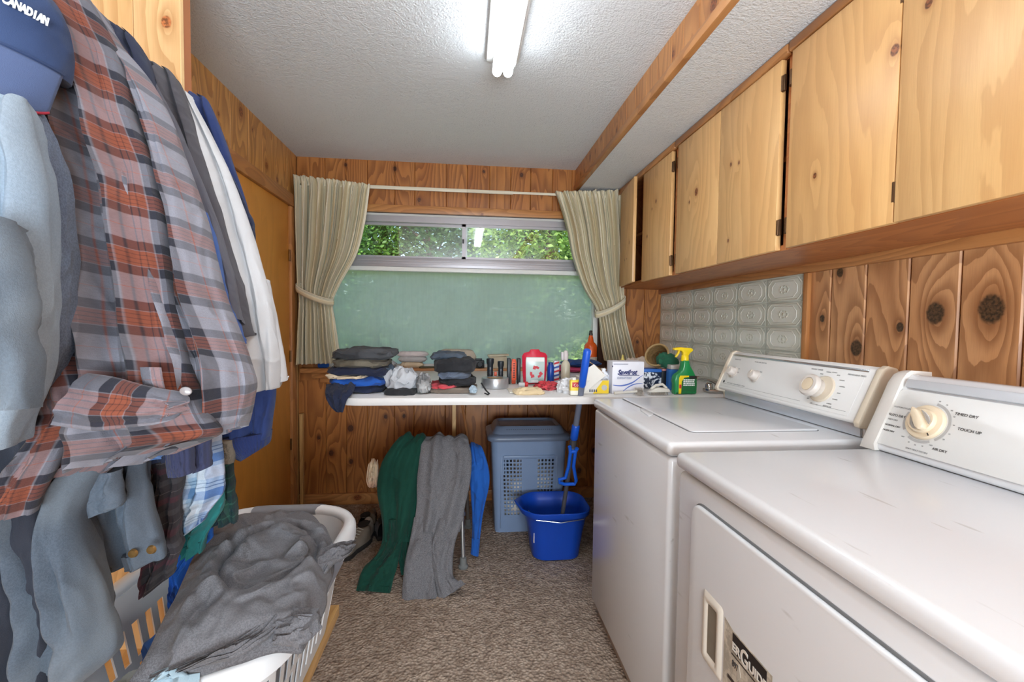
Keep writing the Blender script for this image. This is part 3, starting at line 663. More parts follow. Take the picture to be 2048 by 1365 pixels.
# ---------------------------------------------------------------- counter
def laminate(): return plain((226, 224, 222), .35, var=.03, vs=90)
ct = thing('counter', (.4, 2.4, .866), 'long white laminate counter with a rounded left end under the window', 'counter')
pts = [(-.60, 3.0), (-.60, 2.05)]
for k in range(9): a = PI+PI/2*k/8; pts.append((-.43+.17*math.cos(a), 2.05+.17*math.sin(a)))
pts += [(1.37, 1.88), (1.37, 3.0)]
G().prism([(x, y, .868) for x, y in pts], (0, 0, .032), .003, 2).put('top', laminate(), ct)
g = G(); n = len(pts)
o = board(ct, W_RAW, (-.075, 2.56, 0), (-.055, 2.585, .868), 0, 2, name='support_leg', rk=0)
o = G().tube([(-.03, 2.3, .868), (.03, 2.62, .45)], .008, 8).put('brace', W_RAW, ct); o['seed'] = 3.0
for i, (x, z1, rx) in enumerate(((-1.079, .66, .012), (-1.052, .62, .016))):
    o = board(None, W_RAW, (x-.010, 2.92+.02*i, 0), (x+.010, 2.945+.02*i, z1 if i else 1.0), 0, 2, name='wood_strip', rk=0)
    tag(o, ('taller' if not i else 'shorter')+' thin bare wood strip standing in the left corner by the door', 'wood strip', 'thin wood strips in the left corner')
# ---------------------------------------------------------------- washer and dryer
def enamel():
    b = N('white_enamel'); v = b.obj()
    sc = b.smooth(b.noise(b.map(v, (50, 6, 30)), 1.0, 2, .5), .70, .76)
    c = b.mix(b.math('MULTIPLY', sc, .35), lin((224, 226, 229)), lin((160, 154, 146)))
    b.set(b.p, 'Base Color', c); b.setp(Roughness=.27); b.p.inputs['Coat Weight'].default_value = .25; b.p.inputs['Coat Roughness'].default_value = .1
    return b.m
EN = enamel(); CRE = plain((216, 204, 184), .4, var=.04); PANW = plain((224, 224, 222), .38, var=.02); CHR = plain((200, 202, 206), .22, .9, .05)
KICK = plain((176, 160, 144), .5); INK = plain((60, 60, 62), .6, var=0); INKL = plain((142, 142, 142), .6, var=0); BEI = plain((222, 204, 176), .4, var=.03); DG = plain((60, 58, 54), .5)
def console_face(pa, pb):                            # frame of the sloping panel: bottom pa=(x,z), top pb=(x,z)
    d = Vector((pb[0]-pa[0], 0, pb[1]-pa[1])); L = d.length; up = d.normalized(); right = Vector((0, -1, 0)); nrm = right.cross(up)
    return lambda y, t, off=0: Vector((pa[0], y, pa[1]))+up*t+nrm*off, up, right, nrm, L
# washer
ws = thing('washer', (.87, 1.428, 0), 'white top loading washer with a sloping dial console, beyond the dryer', 'washing machine', 'white laundry machines')
Y0, Y1 = 1.085, 1.771
G().box((.532, Y0+.006, .07), (1.25, Y1-.004, .872), .012, 3).put('body', EN, ws)
G().box((.526, Y0, .876), (1.256, Y1, .914), .014, 4).put('top', EN, ws)
G().box((.56, Y0+.02, .0), (1.24, Y1-.02, .07), .003).put('kick_panel', KICK, ws)
g = G(); lo = [(.645, Y0+.105), (1.04, Y0+.105), (1.04, Y1-.018), (.645, Y1-.018)]
def rrect(x0, y0, x1, y1, r, n=5, cut=None):
    out = []
    for (cx, cy, a0) in ((x1-r, y1-r, 0), (x0+r, y1-r, PI/2), (x0+r, y0+r, PI), (x1-r, y0+r, 1.5*PI)):
        for k in range(n+1): a = a0+PI/2*k/n; out.append((cx+r*math.cos(a), cy+r*math.sin(a)))
    return out
G().prism([(x, y, .9135) for x, y in rrect(.640, Y0+.10, 1.045, Y1-.012, .02)], (0, 0, .0012), 0).put('lid_gap', plain((96, 96, 96), .6), ws)
lid = G().prism([(x, y, .914) for x, y in rrect(.6425, Y0+.1025, 1.043, Y1-.0145, .018)], (0, 0, .0045), .0022, 2).put('lid', EN, ws)
g = G(); g.prism([(.606, 1.40, .914), (.628, 1.42, .914), (.640, 1.44, .914), (.640, 1.52, .914), (.630, 1.535, .914), (.618, 1.50, .914)], (0, 0, .005), .002).put('lid_handle', EN, lid)
prof = [(1.098, .914), (1.095, .950), (1.062, .956), (1.058, .964), (1.122, 1.104), (1.135, 1.112), (1.160, 1.106), (1.168, 1.09), (1.175, .914)]
g = G(); g.prism([(x, Y0+.012, z) for x, z in prof], (0, Y1-Y0-.03, 0), .003, 2); cons = g.put('console', PANW, ws)
for y_ in (1.074, 1.748):
    p2 = [(1.094, .914), (1.088, .944), (1.056, .948), (1.052, .962), (1.118, 1.108), (1.134, 1.117), (1.163, 1.110), (1.172, 1.09), (1.180, .914)]
    G().prism([(x, y_, z) for x, z in p2], (0, .018, 0), .003, 2).put('end_cap', CRE, cons)
G().box((1.088, Y0+.02, .916), (1.097, Y1-.02, .950), .003).put('chrome_strip', plain((206, 212, 220), .2, .35, .03), cons)
fc, up, rt_, nm_, FL = console_face((1.058, .964), (1.122, 1.104))
g = G(); g.prism([fc(Y1-.03, .008, .0), fc(Y0+.034, .008, .0), fc(Y0+.034, FL-.014, 0), fc(Y1-.03, FL-.014, 0)], nm_*.0015, .0006).put('panel_face', PANW, cons)
g = G(); g.prism([fc(Y1-.026, FL-.010, .0), fc(Y0+.03, FL-.010, .0), fc(Y0+.03, FL-.002, 0), fc(Y1-.026, FL-.002, 0)], nm_*.002, .0008).put('chrome_edge', CHR, cons)
def dial(name, y, t, prof_, mt, par, ridge=None):
    g = G(); g.lathe(prof_, fc(y, t, .001), 32, nm_); return g.put(name, mt, par)
for y in (1.690, 1.552):
    k = dial('small_knob', y, .074, [(.023, 0), (.023, .004), (.019, .006), (.018, .022), (.015, .026), (0, .027)], plain((206, 198, 190), .4), cons)
    g = G(); a = fc(y, .074, .026); g.prism([a+up*.004-rt_*.0015, a+up*.004+rt_*.0015, a+up*.016+rt_*.0015, a+up*.016-rt_*.0015], nm_*.003, .0005).put('pointer', CRE, k)
k = dial('timer_dial', 1.238, .072, [(.043, 0), (.043, .003), (.040, .006), (.0, .006)], CRE, cons)
dial('timer_knob', 1.254, .070, [(.030, .006), (.031, .022), (.035, .026), (.035, .036), (.031, .041), (.022, .042), (.021, .039), (0, .039)], plain((212, 204, 196), .38), k)
dial('knob_cap', 1.254, .070, [(.020, .038), (.020, .0415), (0, .043)], BEI, k)
def tx(s, y, t, size, mt=INK, al='CENTER', par=None, sx=1, bold=0, nm='lettering'): return text(s, size, fc(y, t, .0018), rt_, up, mt, par or cons, nm, .0002, al, sx=sx, bold=bold)
tx('TEMPERATURE', 1.70, .128, .006, INKL); tx('WATER LEVEL SELECTOR', 1.56, .128, .006, INKL); tx('WASH TIMER', 1.29, .130, .008, INKL); tx('PERMANENT PRESS', 1.145, .128, .007, INKL)
tx('REGULAR', 1.195, .020, .007, INKL); tx('HOT', 1.665, .09, .005, INKL); tx('COLD', 1.665, .075, .005, INKL); tx('LARGE', 1.535, .092, .005, INKL); tx('SMALL', 1.535, .07, .005, INKL)
for a_ in range(-50, 140, 22):
    r_ = .056; tx('NORMAL' if a_ % 3 else 'RINSE', 1.238-r_*math.cos(math.radians(a_)), .073+r_*math.sin(math.radians(a_)), .0045, INKL, 'LEFT')
for a_ in range(180, 300, 24): tx('OFF', 1.238-.054*math.cos(math.radians(a_)), .073+.055*math.sin(math.radians(a_)), .0045, INKL)
g = G(); g.prism([fc(1.735, .0195, .0016), fc(1.30, .0195, .0016), fc(1.30, .0205, .0016), fc(1.735, .0205, .0016)], nm_*.0003)
g.prism([fc(1.26, .0195, .0016), fc(1.13, .0195, .0016), fc(1.13, .0205, .0016), fc(1.26, .0205, .0016)], nm_*.0003).put('panel_line', INKL, cons)
tx('HEAVY DUTY   SUPER CAPACITY   2 SPEED', 1.70, .024, .006, INKL, 'LEFT')
G().lathe([(.003, 0), (.0055, 0), (.0055, .0004), (.003, .0004)], fc(1.725, .028, .0016), 16, nm_).put('emblem', INK, cons)
# dryer
dy = thing('dryer', (.89, .65, 0), 'white front loading dryer nearest the camera, with a scratched top and torn sticker', 'dryer', 'white laundry machines')
Y0, Y1 = .278, 1.018; DX = .515; YC = 1.034
G().box((DX+.004, Y0, .06), (1.26, Y1, .868), .014, 3).put('body', EN, dy)
G().box((DX-.004, Y0-.002, .874), (1.262, Y1+.002, .912), .014, 4).put('top', EN, dy)
G().box((DX+.02, Y0+.03, .0), (1.24, Y1-.03, .062)).put('kick_panel', KICK, dy)
g = G(); o_ = rrect(Y0+.09, .16, Y1-.085, .826, .035, 6)
G().prism([(DX+.0035, y, z) for y, z in rrect(Y0+.0865, .1565, Y1-.0815, .8295, .0385, 6)], (-.0012, 0, 0)).put('door_gap', plain((120, 122, 124), .6), dy)
door = G().prism([(DX+.004, y, z) for y, z in o_], (-.012, 0, 0), .006, 4).put('door', EN, dy)
XD = DX-.008
g = G(); A = rrect(.796, .514, .868, .664, .008, 3); B = rrect(.803, .521, .861, .657, .008, 3); Cc = rrect(.812, .532, .852, .646, .006, 3)
g.grid([[(XD-.0, y, z) for y, z in A], [(XD-.005, y, z) for y, z in B], [(XD-.004, y, z) for y, z in Cc], [(XD+.001, y, z) for y, z in rrect(.817, .538, .847, .640, .005, 3)]], closeu=True)
hd = g.put('handle_recess', plain((226, 220, 208), .3), door)
G().box((XD-.0012, .816, .537), (XD-.0004, .848, .641)).put('recess_back', plain((130, 122, 108), .5, var=.2, vs=40), hd)
b = N('torn_label'); v = b.obj(); t_ = b.smooth(b.noise(v, 22, 5, .7), .42, .56)
b.set(b.p, 'Base Color', b.mix(t_, lin((206, 198, 182)), lin((168, 160, 146)))); b.setp(Roughness=.7); LBL = b.m
lb = G().prism([(XD-.0002, y, z) for y, z in ((.79, .35), (.79, .653), (.775, .648), (.762, .644), (.655, .6435), (.655, .35))], (-.0005, 0, 0)).put('sticker', LBL, door)
G().box((XD-.0012, .668, .606), (XD-.0006, .763, .641)).put('sticker_bar', plain((34, 26, 24), .6, var=0), lb)
WI = plain((226, 220, 210), .6, var=0)
text('ER', .022, (XD-.0014, .763, .609), (0, -1, 0), (0, 0, 1), WI, lb, bold=.0006); text('G', .042, (XD-.0014, .738, .604), (0, -1, 0), (0, 0, 1), WI, lb, bold=.0008, sx=.75); text('UIDE', .022, (XD-.0014, .714, .608), (0, -1, 0), (0, 0, 1), WI, lb, bold=.0006)
G().box((XD-.0012, .69, .598), (XD-.0006, .765, .6005)).put('sticker_rule', plain((60, 50, 46), .6, var=0), lb); G().box((XD-.0012, .70, .545), (XD-.0006, .775, .552)).put('sticker_rule', plain((60, 50, 46), .6, var=0), lb)
text('897', .018, (XD-.0010, .762, .578), (0, -1, 0), (0, 0, 1), INK, lb, sx=.7); text('kWh', .016, (XD-.0010, .715, .563), (0, -1, 0), (0, 0, 1), INK, lb)
G().prism([(XD-.0008, y, z) for y, z in ((.742, .596), (.735, .575), (.745, .56), (.748, .58))], (-.0006, 0, 0)).put('sticker_tear', plain((190, 184, 172), .7), lb)
# dryer console
prof = [(1.030, .913), (1.026, .925), (1.098, 1.088), (1.112, 1.104), (1.165, 1.100), (1.18, .913)]
cons = G().prism([(x, Y0+.02, z) for x, z in prof], (0, YC-Y0-.05, 0), .006, 3).put('console', EN, dy)
fc, up, rt_, nm_, FL = console_face((1.026, .925), (1.098, 1.088))
for y0, y1 in ((YC-.042, YC), (Y0, Y0+.045)):
    P = []; 
    for k in range(9):
        f_ = k/8; yy = y0+(y1-y0)*f_; e = math.sin(PI*min(f_*.5+.5, 1))**.5 if y0 > .5 else math.sin(PI*min((1-f_)*.5+.5, 1))**.5
        e = .93+.07*e; cx_, cz_ = 1.16, .913
        P.append([(cx_+(x-cx_)*(1 if z < .93 else e)*1.02, yy, cz_+(z-cz_)*e*1.02) for x, z in [(1.022, .913), (1.018, .93), (1.05, 1.0), (1.088, 1.088), (1.10, 1.104), (1.112, 1.110), (1.168, 1.106), (1.184, .913)]])
    g = G(); g.grid(P, closeu=True); n_ = len(P[0])
    for r_ in (P[0], P[-1]): g.add(r_, [list(range(n_))], None, False)
    g.put('end_frame', plain((222, 218, 212), .35), cons)
pf = G(); pf.prism([fc(y, t, .002) for y, t in [(1.001, .006), (Y0+.05, .006), (Y0+.05, .155), (.978, .155), (.990, .150), (.998, .138)]], nm_*.003, .001); pf.put('panel_face', PANW, cons)
g = G(); g.prism([fc(.982, .160, 0), fc(Y0+.05, .160, 0), fc(Y0+.05, FL+.004, 0), fc(.986, FL+.004, 0)], nm_*.008, .003).put('top_lip', plain((206, 210, 216), .25, .1, .03), cons)
FACE = .0052; yd_, td = .903, .083
def dd(name, pr, mt, par, off=FACE): g = G(); g.lathe(pr, fc(yd_, td, off), 40, nm_); return g.put(name, mt, par)
def arc(r0, r1, a0, a1, mt, nm):
    g = G(); n_ = 24; P = [[], []]
    for k in range(n_+1):
        a = math.radians(a0+(a1-a0)*k/n_)
        for q, r_ in enumerate((r0, r1)): P[q].append(fc(yd_-r_*math.cos(a), td+r_*math.sin(a), FACE+.0003))
    g.grid(P); return g.put(nm, mt, cons, recalc=False)
ARC = plain((172, 170, 168), .5, var=.08, vs=300)
arc(.0445, .0505, -48, 82, ARC, 'scale_arc'); arc(.0445, .0505, 160, 215, ARC, 'scale_arc'); arc(.0445, .0505, 240, 300, ARC, 'scale_arc'); arc(.0435, .0443, 172, 196, INK, 'scale_arc')
k = dd('timer_dial', [(.0415, 0), (.0415, .004), (.039, .008), (.031, .0095), (0, .0095)], BEI, cons)
dd('knob', [(.029, .0095), (.029, .015), (.0265, .018), (0, .018)], BEI, k)
g = G(); ang = math.radians(128); c0 = fc(yd_, td, FACE+.0165); dx_ = rt_*math.cos(ang)+up*math.sin(ang); dz_ = nm_.cross(dx_)
gr = G(); gr.prism([c0+dx_*a+dz_*b_ for a, b_ in ((.031, .002), (.017, .008), (0, .0095), (-.020, .0095), (-.028, .005), (-.028, -.005), (-.020, -.0095), (0, -.0095), (.017, -.008), (.031, -.002))], nm_*.014, .003, 2); gr.put('knob_grip', BEI, k)
for sg in (-1, 1):
    gg = G(); gg.prism([c0+nm_*.0025+dx_*a+dz_*sg*b_ for a, b_ in ((.022, .0105), (.010, .018), (-.003, .0215), (-.014, .0195), (-.020, .014), (-.008, .012), (.008, .011))], nm_*.0012, .0004); gg.put('grip_inlay', plain((176, 170, 164), .25, .3), k)
g = G(); a = c0-dx_*.031-nm_*.008; g.prism([a+dz_*.0012, a-dz_*.0012, a-dz_*.0012-dx_*.007, a+dz_*.0012-dx_*.007], nm_*.001).put('mark', DG, k)
def tx(s, y, t, size, mt=INK, al='LEFT', sx=1, bold=0): return text(s, size, fc(y, t, FACE+.0004), rt_, up, mt, cons, 'lettering', .0002, al, sx=sx, bold=bold)
tx('TIMED DRY', .855, .114, .0088); tx('TOUCH UP', .838, .082, .0088); tx('AIR DRY', .868, .026, .0080)
tx('AUTO DRY', .994, .082, .0085); tx('VERY DRY', .990, .071, .0055, INKL); tx('NORMAL DRY', .991, .0555, .0060); tx('MORE DRY', .991, .0415, .0060)
tx('COTTON CYCLES', .988, .105, .0050, INKL); tx('SOFT HEAT SYSTEM', .922, .012, .0056, INKL)
for a_, s_ in ((80, '80'), (62, '70'), (44, '60'), (28, '50'), (8, '40'), (-14, '30'), (-30, '20'), (-58, 'OFF'), (232, 'OFF'), (252, '30'), (268, '20'), (284, '10')):
    r_ = .0565; tx(s_, yd_-r_*math.cos(math.radians(a_)), td+r_*math.sin(math.radians(a_))-.002, .0042, INKL, 'CENTER')
# ---------------------------------------------------------------- floor things: hamper, bucket, mop
def perf_wall(g, P, hole, t):
    """P[j][i] closed ring grid, hole(j,i) True leaves an opening; two skins joined round the holes"""
    nj, ni = len(P), len(P[0]); cen = []
    for j in range(nj):
        c = sum((Vector(p) for p in P[j]), Vector())/ni; cen.append(c)
    out = [Vector(p) for r in P for p in r]; inn = [Vector(p)+(cen[j]-Vector(p)).normalized()*t for j, r in enumerate(P) for p in r]
    o = nj*ni; fs = []
    H = [[hole(j, i) for i in range(ni)] for j in range(nj-1)]
    for j in range(nj-1):
        for i in range(ni):
            k = (i+1) % ni
            if not H[j][i]:
                a, b_, c, d = j*ni+i, j*ni+k, (j+1)*ni+k, (j+1)*ni+i
                fs += [(a, b_, c, d), (o+d, o+c, o+b_, o+a)]
                if j == 0 or H[j-1][i]: fs.append((b_, a, o+a, o+b_))
                if j == nj-2 or H[j+1][i]: fs.append((d, c, o+c, o+d))
                if H[j][i-1]: fs.append((a, d, o+d, o+a))
                if H[j][k]: fs.append((c, b_, o+b_, o+c))
    g.add(out+inn, fs, None, True)
def ringpts(cx, cy, hx, hy, r, z, n):
    """n points evenly round a rounded rectangle"""
    base = rrect(cx-hx, cy-hy, cx+hx, cy+hy, r, 8); base.append(base[0]); L = [0]
    for a, c in zip(base, base[1:]): L.append(L[-1]+math.hypot(c[0]-a[0], c[1]-a[1]))
    out = []; k = 0
    for i in range(n):
        s_ = L[-1]*i/n
        while L[k+1] < s_: k += 1
        f_ = (s_-L[k])/max(L[k+1]-L[k], 1e-9); out.append((base[k][0]+(base[k+1][0]-base[k][0])*f_, base[k][1]+(base[k+1][1]-base[k][1])*f_, z))
    return out
HB = plain((136, 158, 192), .42, var=.06, vs=9, bump=.15, bs=200, bd=.001); HBL = plain((116, 130, 154), .35, var=.05)
hcx, hcy = .372, 2.645
hp = thing('laundry_hamper', (hcx, hcy, 0), 'tall blue grey plastic laundry hamper with a lid, standing under the counter', 'hamper')
g = G(); P = []; zs = [0, .02]+[q for k in range(15) for q in (.095+.0225*k, .095+.0225*k+.0085)]+[.4325, .46, .50, .54]; NR = 198
for z in zs:
    f_ = z/.54; P.append(ringpts(hcx, hcy, .195+.028*f_, .125+.02*f_, .03+.012*f_, z, NR))
def hh(j, i):
    x, y, z = P[j][i]; x2 = (P[j][i][0]+P[j][(i+1) % NR][0])/2
    if y > hcy or j < 3 or j > 31 or j % 2 == 0: return False
    return .045 < abs(x2-hcx) < .150 and i % 3 < 2
perf_wall(g, P, hh, .004); body = g.put('body', HB, hp)
G().box((hcx-.19, hcy-.12, .001), (hcx+.19, hcy+.12, .008)).put('floor', HB, hp)
g = G(); yf_ = hcy-.145
G().prism([(x, yf_-.001, z) for x, z in ((hcx-.155, .45), (hcx-.148, .458), (hcx+.148, .458), (hcx+.155, .45), (hcx+.150, .44), (hcx-.150, .44))], (0, -.005, 0), .002).put('panel_rib', HB, body)
for sx_ in (-1, 1): G().box((hcx+sx_*.162-.004, hcy-.142, .03), (hcx+sx_*.162+.004, hcy-.128, .45), .002).put('panel_rib', HB, body)
g = G(); P = [ringpts(hcx, hcy, a, c, r_, z, 64) for a, c, r_, z in ((.228, .150, .045, .540), (.243, .163, .05, .542), (.246, .166, .05, .552), (.244, .164, .05, .566), (.232, .154, .05, .575), (.215, .14, .05, .580), (.196, .122, .04, .615), (.186, .114, .04, .622), (.176, .105, .036, .620), (.168, .098, .034, .612), (.02, .01, .005, .612))]
g.grid(P, closeu=True); g.add(P[-1], [list(range(64))]); g.add(P[0], [list(range(64))]); lid = g.put('lid', HBL, hp)
g = G()
for k in range(22): g.box((hcx-.135+k*.0125, hcy-.128, .590), (hcx-.128+k*.0125, hcy-.116, .606))
g.put('vent_slots', plain((30, 34, 44), .6), lid); G().box((hcx-.05, hcy-.09, .612), (hcx+.05, hcy-.07, .6145)).put('grip_slot', plain((40, 44, 56), .6), lid)
# laundry showing through the holes
g = G(); 
for k, (dx_, z_) in enumerate(((-.08, .14), (.07, .17), (-.06, .27), (.08, .3), (0, .38))): crumple(g, (hcx+dx_, hcy-.03, z_), (.21, .19, .19), 30+k, .15, 24)
tag(g.put('laundry', cloth((226, 220, 210), (130, 110, 100), worn=.8, sc=20)), 'mixed pale clothes packed inside the blue grey hamper', 'clothes', kind='stuff')
BB = plain((22, 76, 190), .33, var=.04, bump=.12, bs=260, bd=.001); bx, by = .478, 2.29
bk = thing('bucket', (bx, by, 0), 'bright blue plastic mop bucket with a pouring lip beside the washer', 'bucket')
P = []
for z, a, c in ((.002, .112, .10), (.01, .124, .112), (.06, .13, .118), (.14, .142, .128), (.215, .156, .138), (.232, .166, .146), (.24, .174, .153), (.262, .176, .155), (.266, .172, .151), (.262, .166, .145), (.22, .152, .133), (.1, .134, .118), (.014, .118, .106), (.012, .02, .02)):
    row = ringpts(bx, by, a, c, min(a, c)*.62, z, 72)
    if z > .18: row = [(x-(.045*max(0, (bx-.09-x)/.09)**1.3*(z-.18)/.08 if x < bx-.09 and z > .18 else 0)*max(0, 1-abs(y-by)/.11), y, z+(.018*max(0, 1-abs(y-by)/.08)*max(0, min(1, (bx-.11-x)/.05)) if z > .21 else 0)) for x, y, z in row]
    P.append(row)
g = G(); g.grid(P, closeu=True); g.add(P[0], [list(range(72))]); g.add(P[-1], [list(range(72))]); g.put('pail', BB, bk)
g = G(); g.tube([(bx-.178+.03, by-.05, .245), (bx-.12, by-.145, .236), (bx, by-.172, .231), (bx+.12, by-.152, .236), (bx+.174, by-.04, .245)], .0025, 8).put('wire_handle', plain((190, 192, 196), .25, .9), bk)
G().box((bx-.126, by-.105, .10), (bx-.122, by-.07, .15)).put('label', plain((226, 220, 226), .5), bk)
mp = thing('mop', (.49, 2.25, .02), 'blue and grey mop leaning in the bucket against the counter edge', 'mop')
A = Vector((.492, 2.262, .03)); B = Vector((.517, 1.84, 1.112)); L_ = lambda f_: A.lerp(B, f_)
g = G(); g.tube([L_(.10), L_(.56)], .0105, 14).put('lower_pole', plain((112, 112, 120), .35, .5), mp)
g = G(); g.tube([L_(.555), L_(.86)], .0135, 14).put('upper_pole', plain((112, 118, 136), .4, .1), mp)
g = G(); g.tube([L_(.845), L_(.853), L_(.995), L_(1.0)], [.014, .0165, .0165, .012], 14).put('grip', plain((24, 88, 204), .35), mp)
g = G(); g.tube([L_(.60), L_(.605), L_(.665), L_(.67)], [.014, .0185, .0185, .014], 14).put('collar', plain((24, 88, 204), .35), mp)
g = G(); g.tube([L_(.565), L_(.60)], .016, 12).put('clamp', plain((90, 90, 92), .4, .4), mp)
dv = (B-A).normalized(); sx_ = Vector((1, 0, 0)); ft = Vector((0, -1, 0))
h = []
c1, c2 = L_(.545)+ft*.018, L_(.40)+ft*.028+Vector((-.0, 0, 0))
g = G(); g.tube([c1+sx_*.018+dv*.02, c1+sx_*.012, c1.lerp(c2, .5)+sx_*.012, c2+sx_*.035, c2+sx_*.03-dv*.022, c2-dv*.022-sx_*.02, c2-sx_*.045-dv*.01, c2-sx_*.05+dv*.008, c2-sx_*.02+dv*.018, c1.lerp(c2, .5)-sx_*.012, c1-sx_*.012, c1-sx_*.02+dv*.03], .0085, 10).tube([c1+sx_*.014, c1-sx_*.014], .009, 10).put('wringer_handle', plain((24, 96, 216), .35), mp)
g = G(); crumple(g, (.492, 2.255, .065), (.12, .11, .09), 4, .2, 28).put('mop_head', plain((180, 180, 176), .8), mp)
# ---------------------------------------------------------------- walking frame
AL = plain((168, 166, 164), .35, .75, .06); RUB = plain((126, 128, 126), .7)
wk = thing('walking_frame', (-.2, 2.38, 0), 'grey aluminium walking frame under the hung trousers', 'walking frame')
for x, y0, nm in ((-.005, 2.165, 0), (-.385, 2.20, 0), (.02, 2.60, 0), (-.385, 2.60, 0)):
    tp_ = Vector((x*.9-.02, (2.29 if y0 < 2.4 else 2.50), .56)); bt = Vector((x, y0, .03)); md = bt.lerp(tp_, .42)
    g = G(); g.tube([bt, md], .0105, 14); g.tube([md-(tp_-bt).normalized()*.012, md+(tp_-bt).normalized()*.006], .0175, 14); g.tube([md, tp_], .0135, 14); l = g.put('leg', AL, wk)
    G().lathe([(.024, 0), (.025, .010), (.018, .016), (.0165, .05), (.012, .052)], (x, y0-.002, .001), 18).put('rubber_tip', RUB, l)
for sx_ in (-.37, -.0):
    G().tube([(sx_*.9-.02, 2.29, .56), (sx_*.9-.02, 2.31, .572), (sx_*.9-.02, 2.48, .572), (sx_*.9-.02, 2.50, .56)], .0135, 12).put('side_rail', AL, wk)
    G().tube([(sx_*.9-.02, 2.33, .572), (sx_*.9-.02, 2.47, .572)], .016, 12).put('hand_grip', RUB, wk)
G().tube([(-.36, 2.29, .555), (-.02, 2.29, .555)], .0125, 12).put('cross_bar', AL, wk); G().tube([(-.39, 2.25, .40), (-.01, 2.25, .40)], .011, 12).put('cross_bar', AL, wk)
G().box((-.455, 2.30, .372), (-.395, 2.335, .402), .004).put('side_clip', plain((176, 178, 178), .4), wk)
# ---------------------------------------------------------------- shoes
def shoe(pos, ang, size, up_, sole, label, lace=None, tiltx=0, seed=0):
    t = thing('shoe', (pos[0], pos[1], pos[2] if len(pos) > 2 else 0), label, 'shoe', 'worn shoes by the back wall'); L, W_ = size, size*.36
    base = Vector((pos[0], pos[1], pos[2] if len(pos) > 2 else 0)); M_ = Matrix.Translation(base) @ Matrix.Rotation(ang, 4, 'Z') @ Matrix.Rotation(tiltx, 4, 'X')
    def hw(f_): return W_/2*(.55+.45*math.sin(PI*min(1, f_*1.25+.12)))*(1 if f_ < .8 else math.sqrt(max(0, 1-((f_-.8)/.2)**2))*.9+.1)*(.82 if f_ < .25 else 1)
    g = G(); ol = []
    n_ = 16
    for k in range(n_+1): f_ = k/n_; ol.append((hw(f_)*1.08+.003, (f_-.5)*L, 0))
    for k in range(n_, -1, -1): f_ = k/n_; ol.append((-hw(f_)*1.02-.003, (f_-.5)*L, 0))
    g.prism([(x, y, .002) for x, y, z in ol], (0, 0, .026), .005, 2); g.xf(M_); g.put('sole', sole, t)
    g = G(); P = []
    for k in range(18):
        f_ = k/17; wdt = hw(f_); hgt = (.085 if f_ < .28 else .085-.045*min(1, (f_-.28)/.42))*(1 if f_ < .82 else max(.2, math.sqrt(max(0, 1-((f_-.82)/.19)**2))))*size/.29
        op = max(0, 1-abs(f_-.2)/.2); row = []
        for m in range(15):
            a = PI*m/14; x = wdt*math.cos(a)*(1 if m in (0, 14) else 1.02); z = hgt*max(0, math.sin(a))**.6
            if op > 0 and 4 <= m <= 10: z *= (1-.5*op*(1-abs(m-7)/4))
            row.append((x, (f_-.5)*L, .024+z+.003*nz(x*40, f_*8, seed)))
        P.append(row)
    g.grid(P, [[(q[0], q[1]) for q in r] for r in P]); g.xf(M_); u = g.put('upper', up_, t)
    g = G(); g.lathe([(.0, 0), (1, 0)], (0, 0, 0), 16); 
    g = G(); g.lathe([(0, 0), (hw(.2)*.72, .001)], (0, -.30*L, .024+.072*size/.29), 20, (0, 0, 1), (1, 1.7)); g.xf(M_); g.put('opening', plain((28, 26, 24), .9), u)
    if lace:
        g = G()
        for k in range(6):
            f_ = .40+k*.06; z = .024+(.085-.045*min(1, (f_-.28)/.42))*size/.29+.003; w2 = hw(f_)*.45
            g.tube([(-w2, (f_-.5)*L, z-.010), (0, (f_-.47)*L, z+.003), (w2, (f_-.5)*L+.008, z-.010)], .0028, 6)
        g.xf(M_); g.put('laces', lace, u)
    return t
TAUP = cloth((112, 98, 84), (160, 150, 138), worn=.6, sheen=0); DKS = plain((46, 42, 40), .8)
shoe((-.575, 2.40), PI*.93, .29, TAUP, DKS, 'taupe laced walking shoe nearest the laundry basket, toe toward the camera', plain((170, 164, 150), .8), 0, 1)
shoe((-.705, 2.66), PI*.08, .27, cloth((96, 104, 96), (170, 166, 150), worn=.7), plain((70, 66, 62), .8), 'grey green striped shoe standing heel forward by the baseboard', None, 0, 2)
shoe((-.575, 2.685), 0, .27, cloth((104, 86, 66), (150, 130, 104), worn=.7), DKS, 'brown striped shoe standing heel forward between two others', None, 0, 3)
shoe((-.86, 2.80), PI*.2, .26, cloth((92, 46, 26), (60, 30, 18), worn=.5), plain((120, 60, 30), .7), 'reddish brown shoe against the baseboard at the far left', None, 0, 4)
shoe((-.47, 2.60), PI*.05, .27, cloth((52, 46, 44), (90, 70, 66), worn=.5), plain((36, 34, 34), .8), 'dark shoe half hidden behind the green trousers', None, 0, 5)
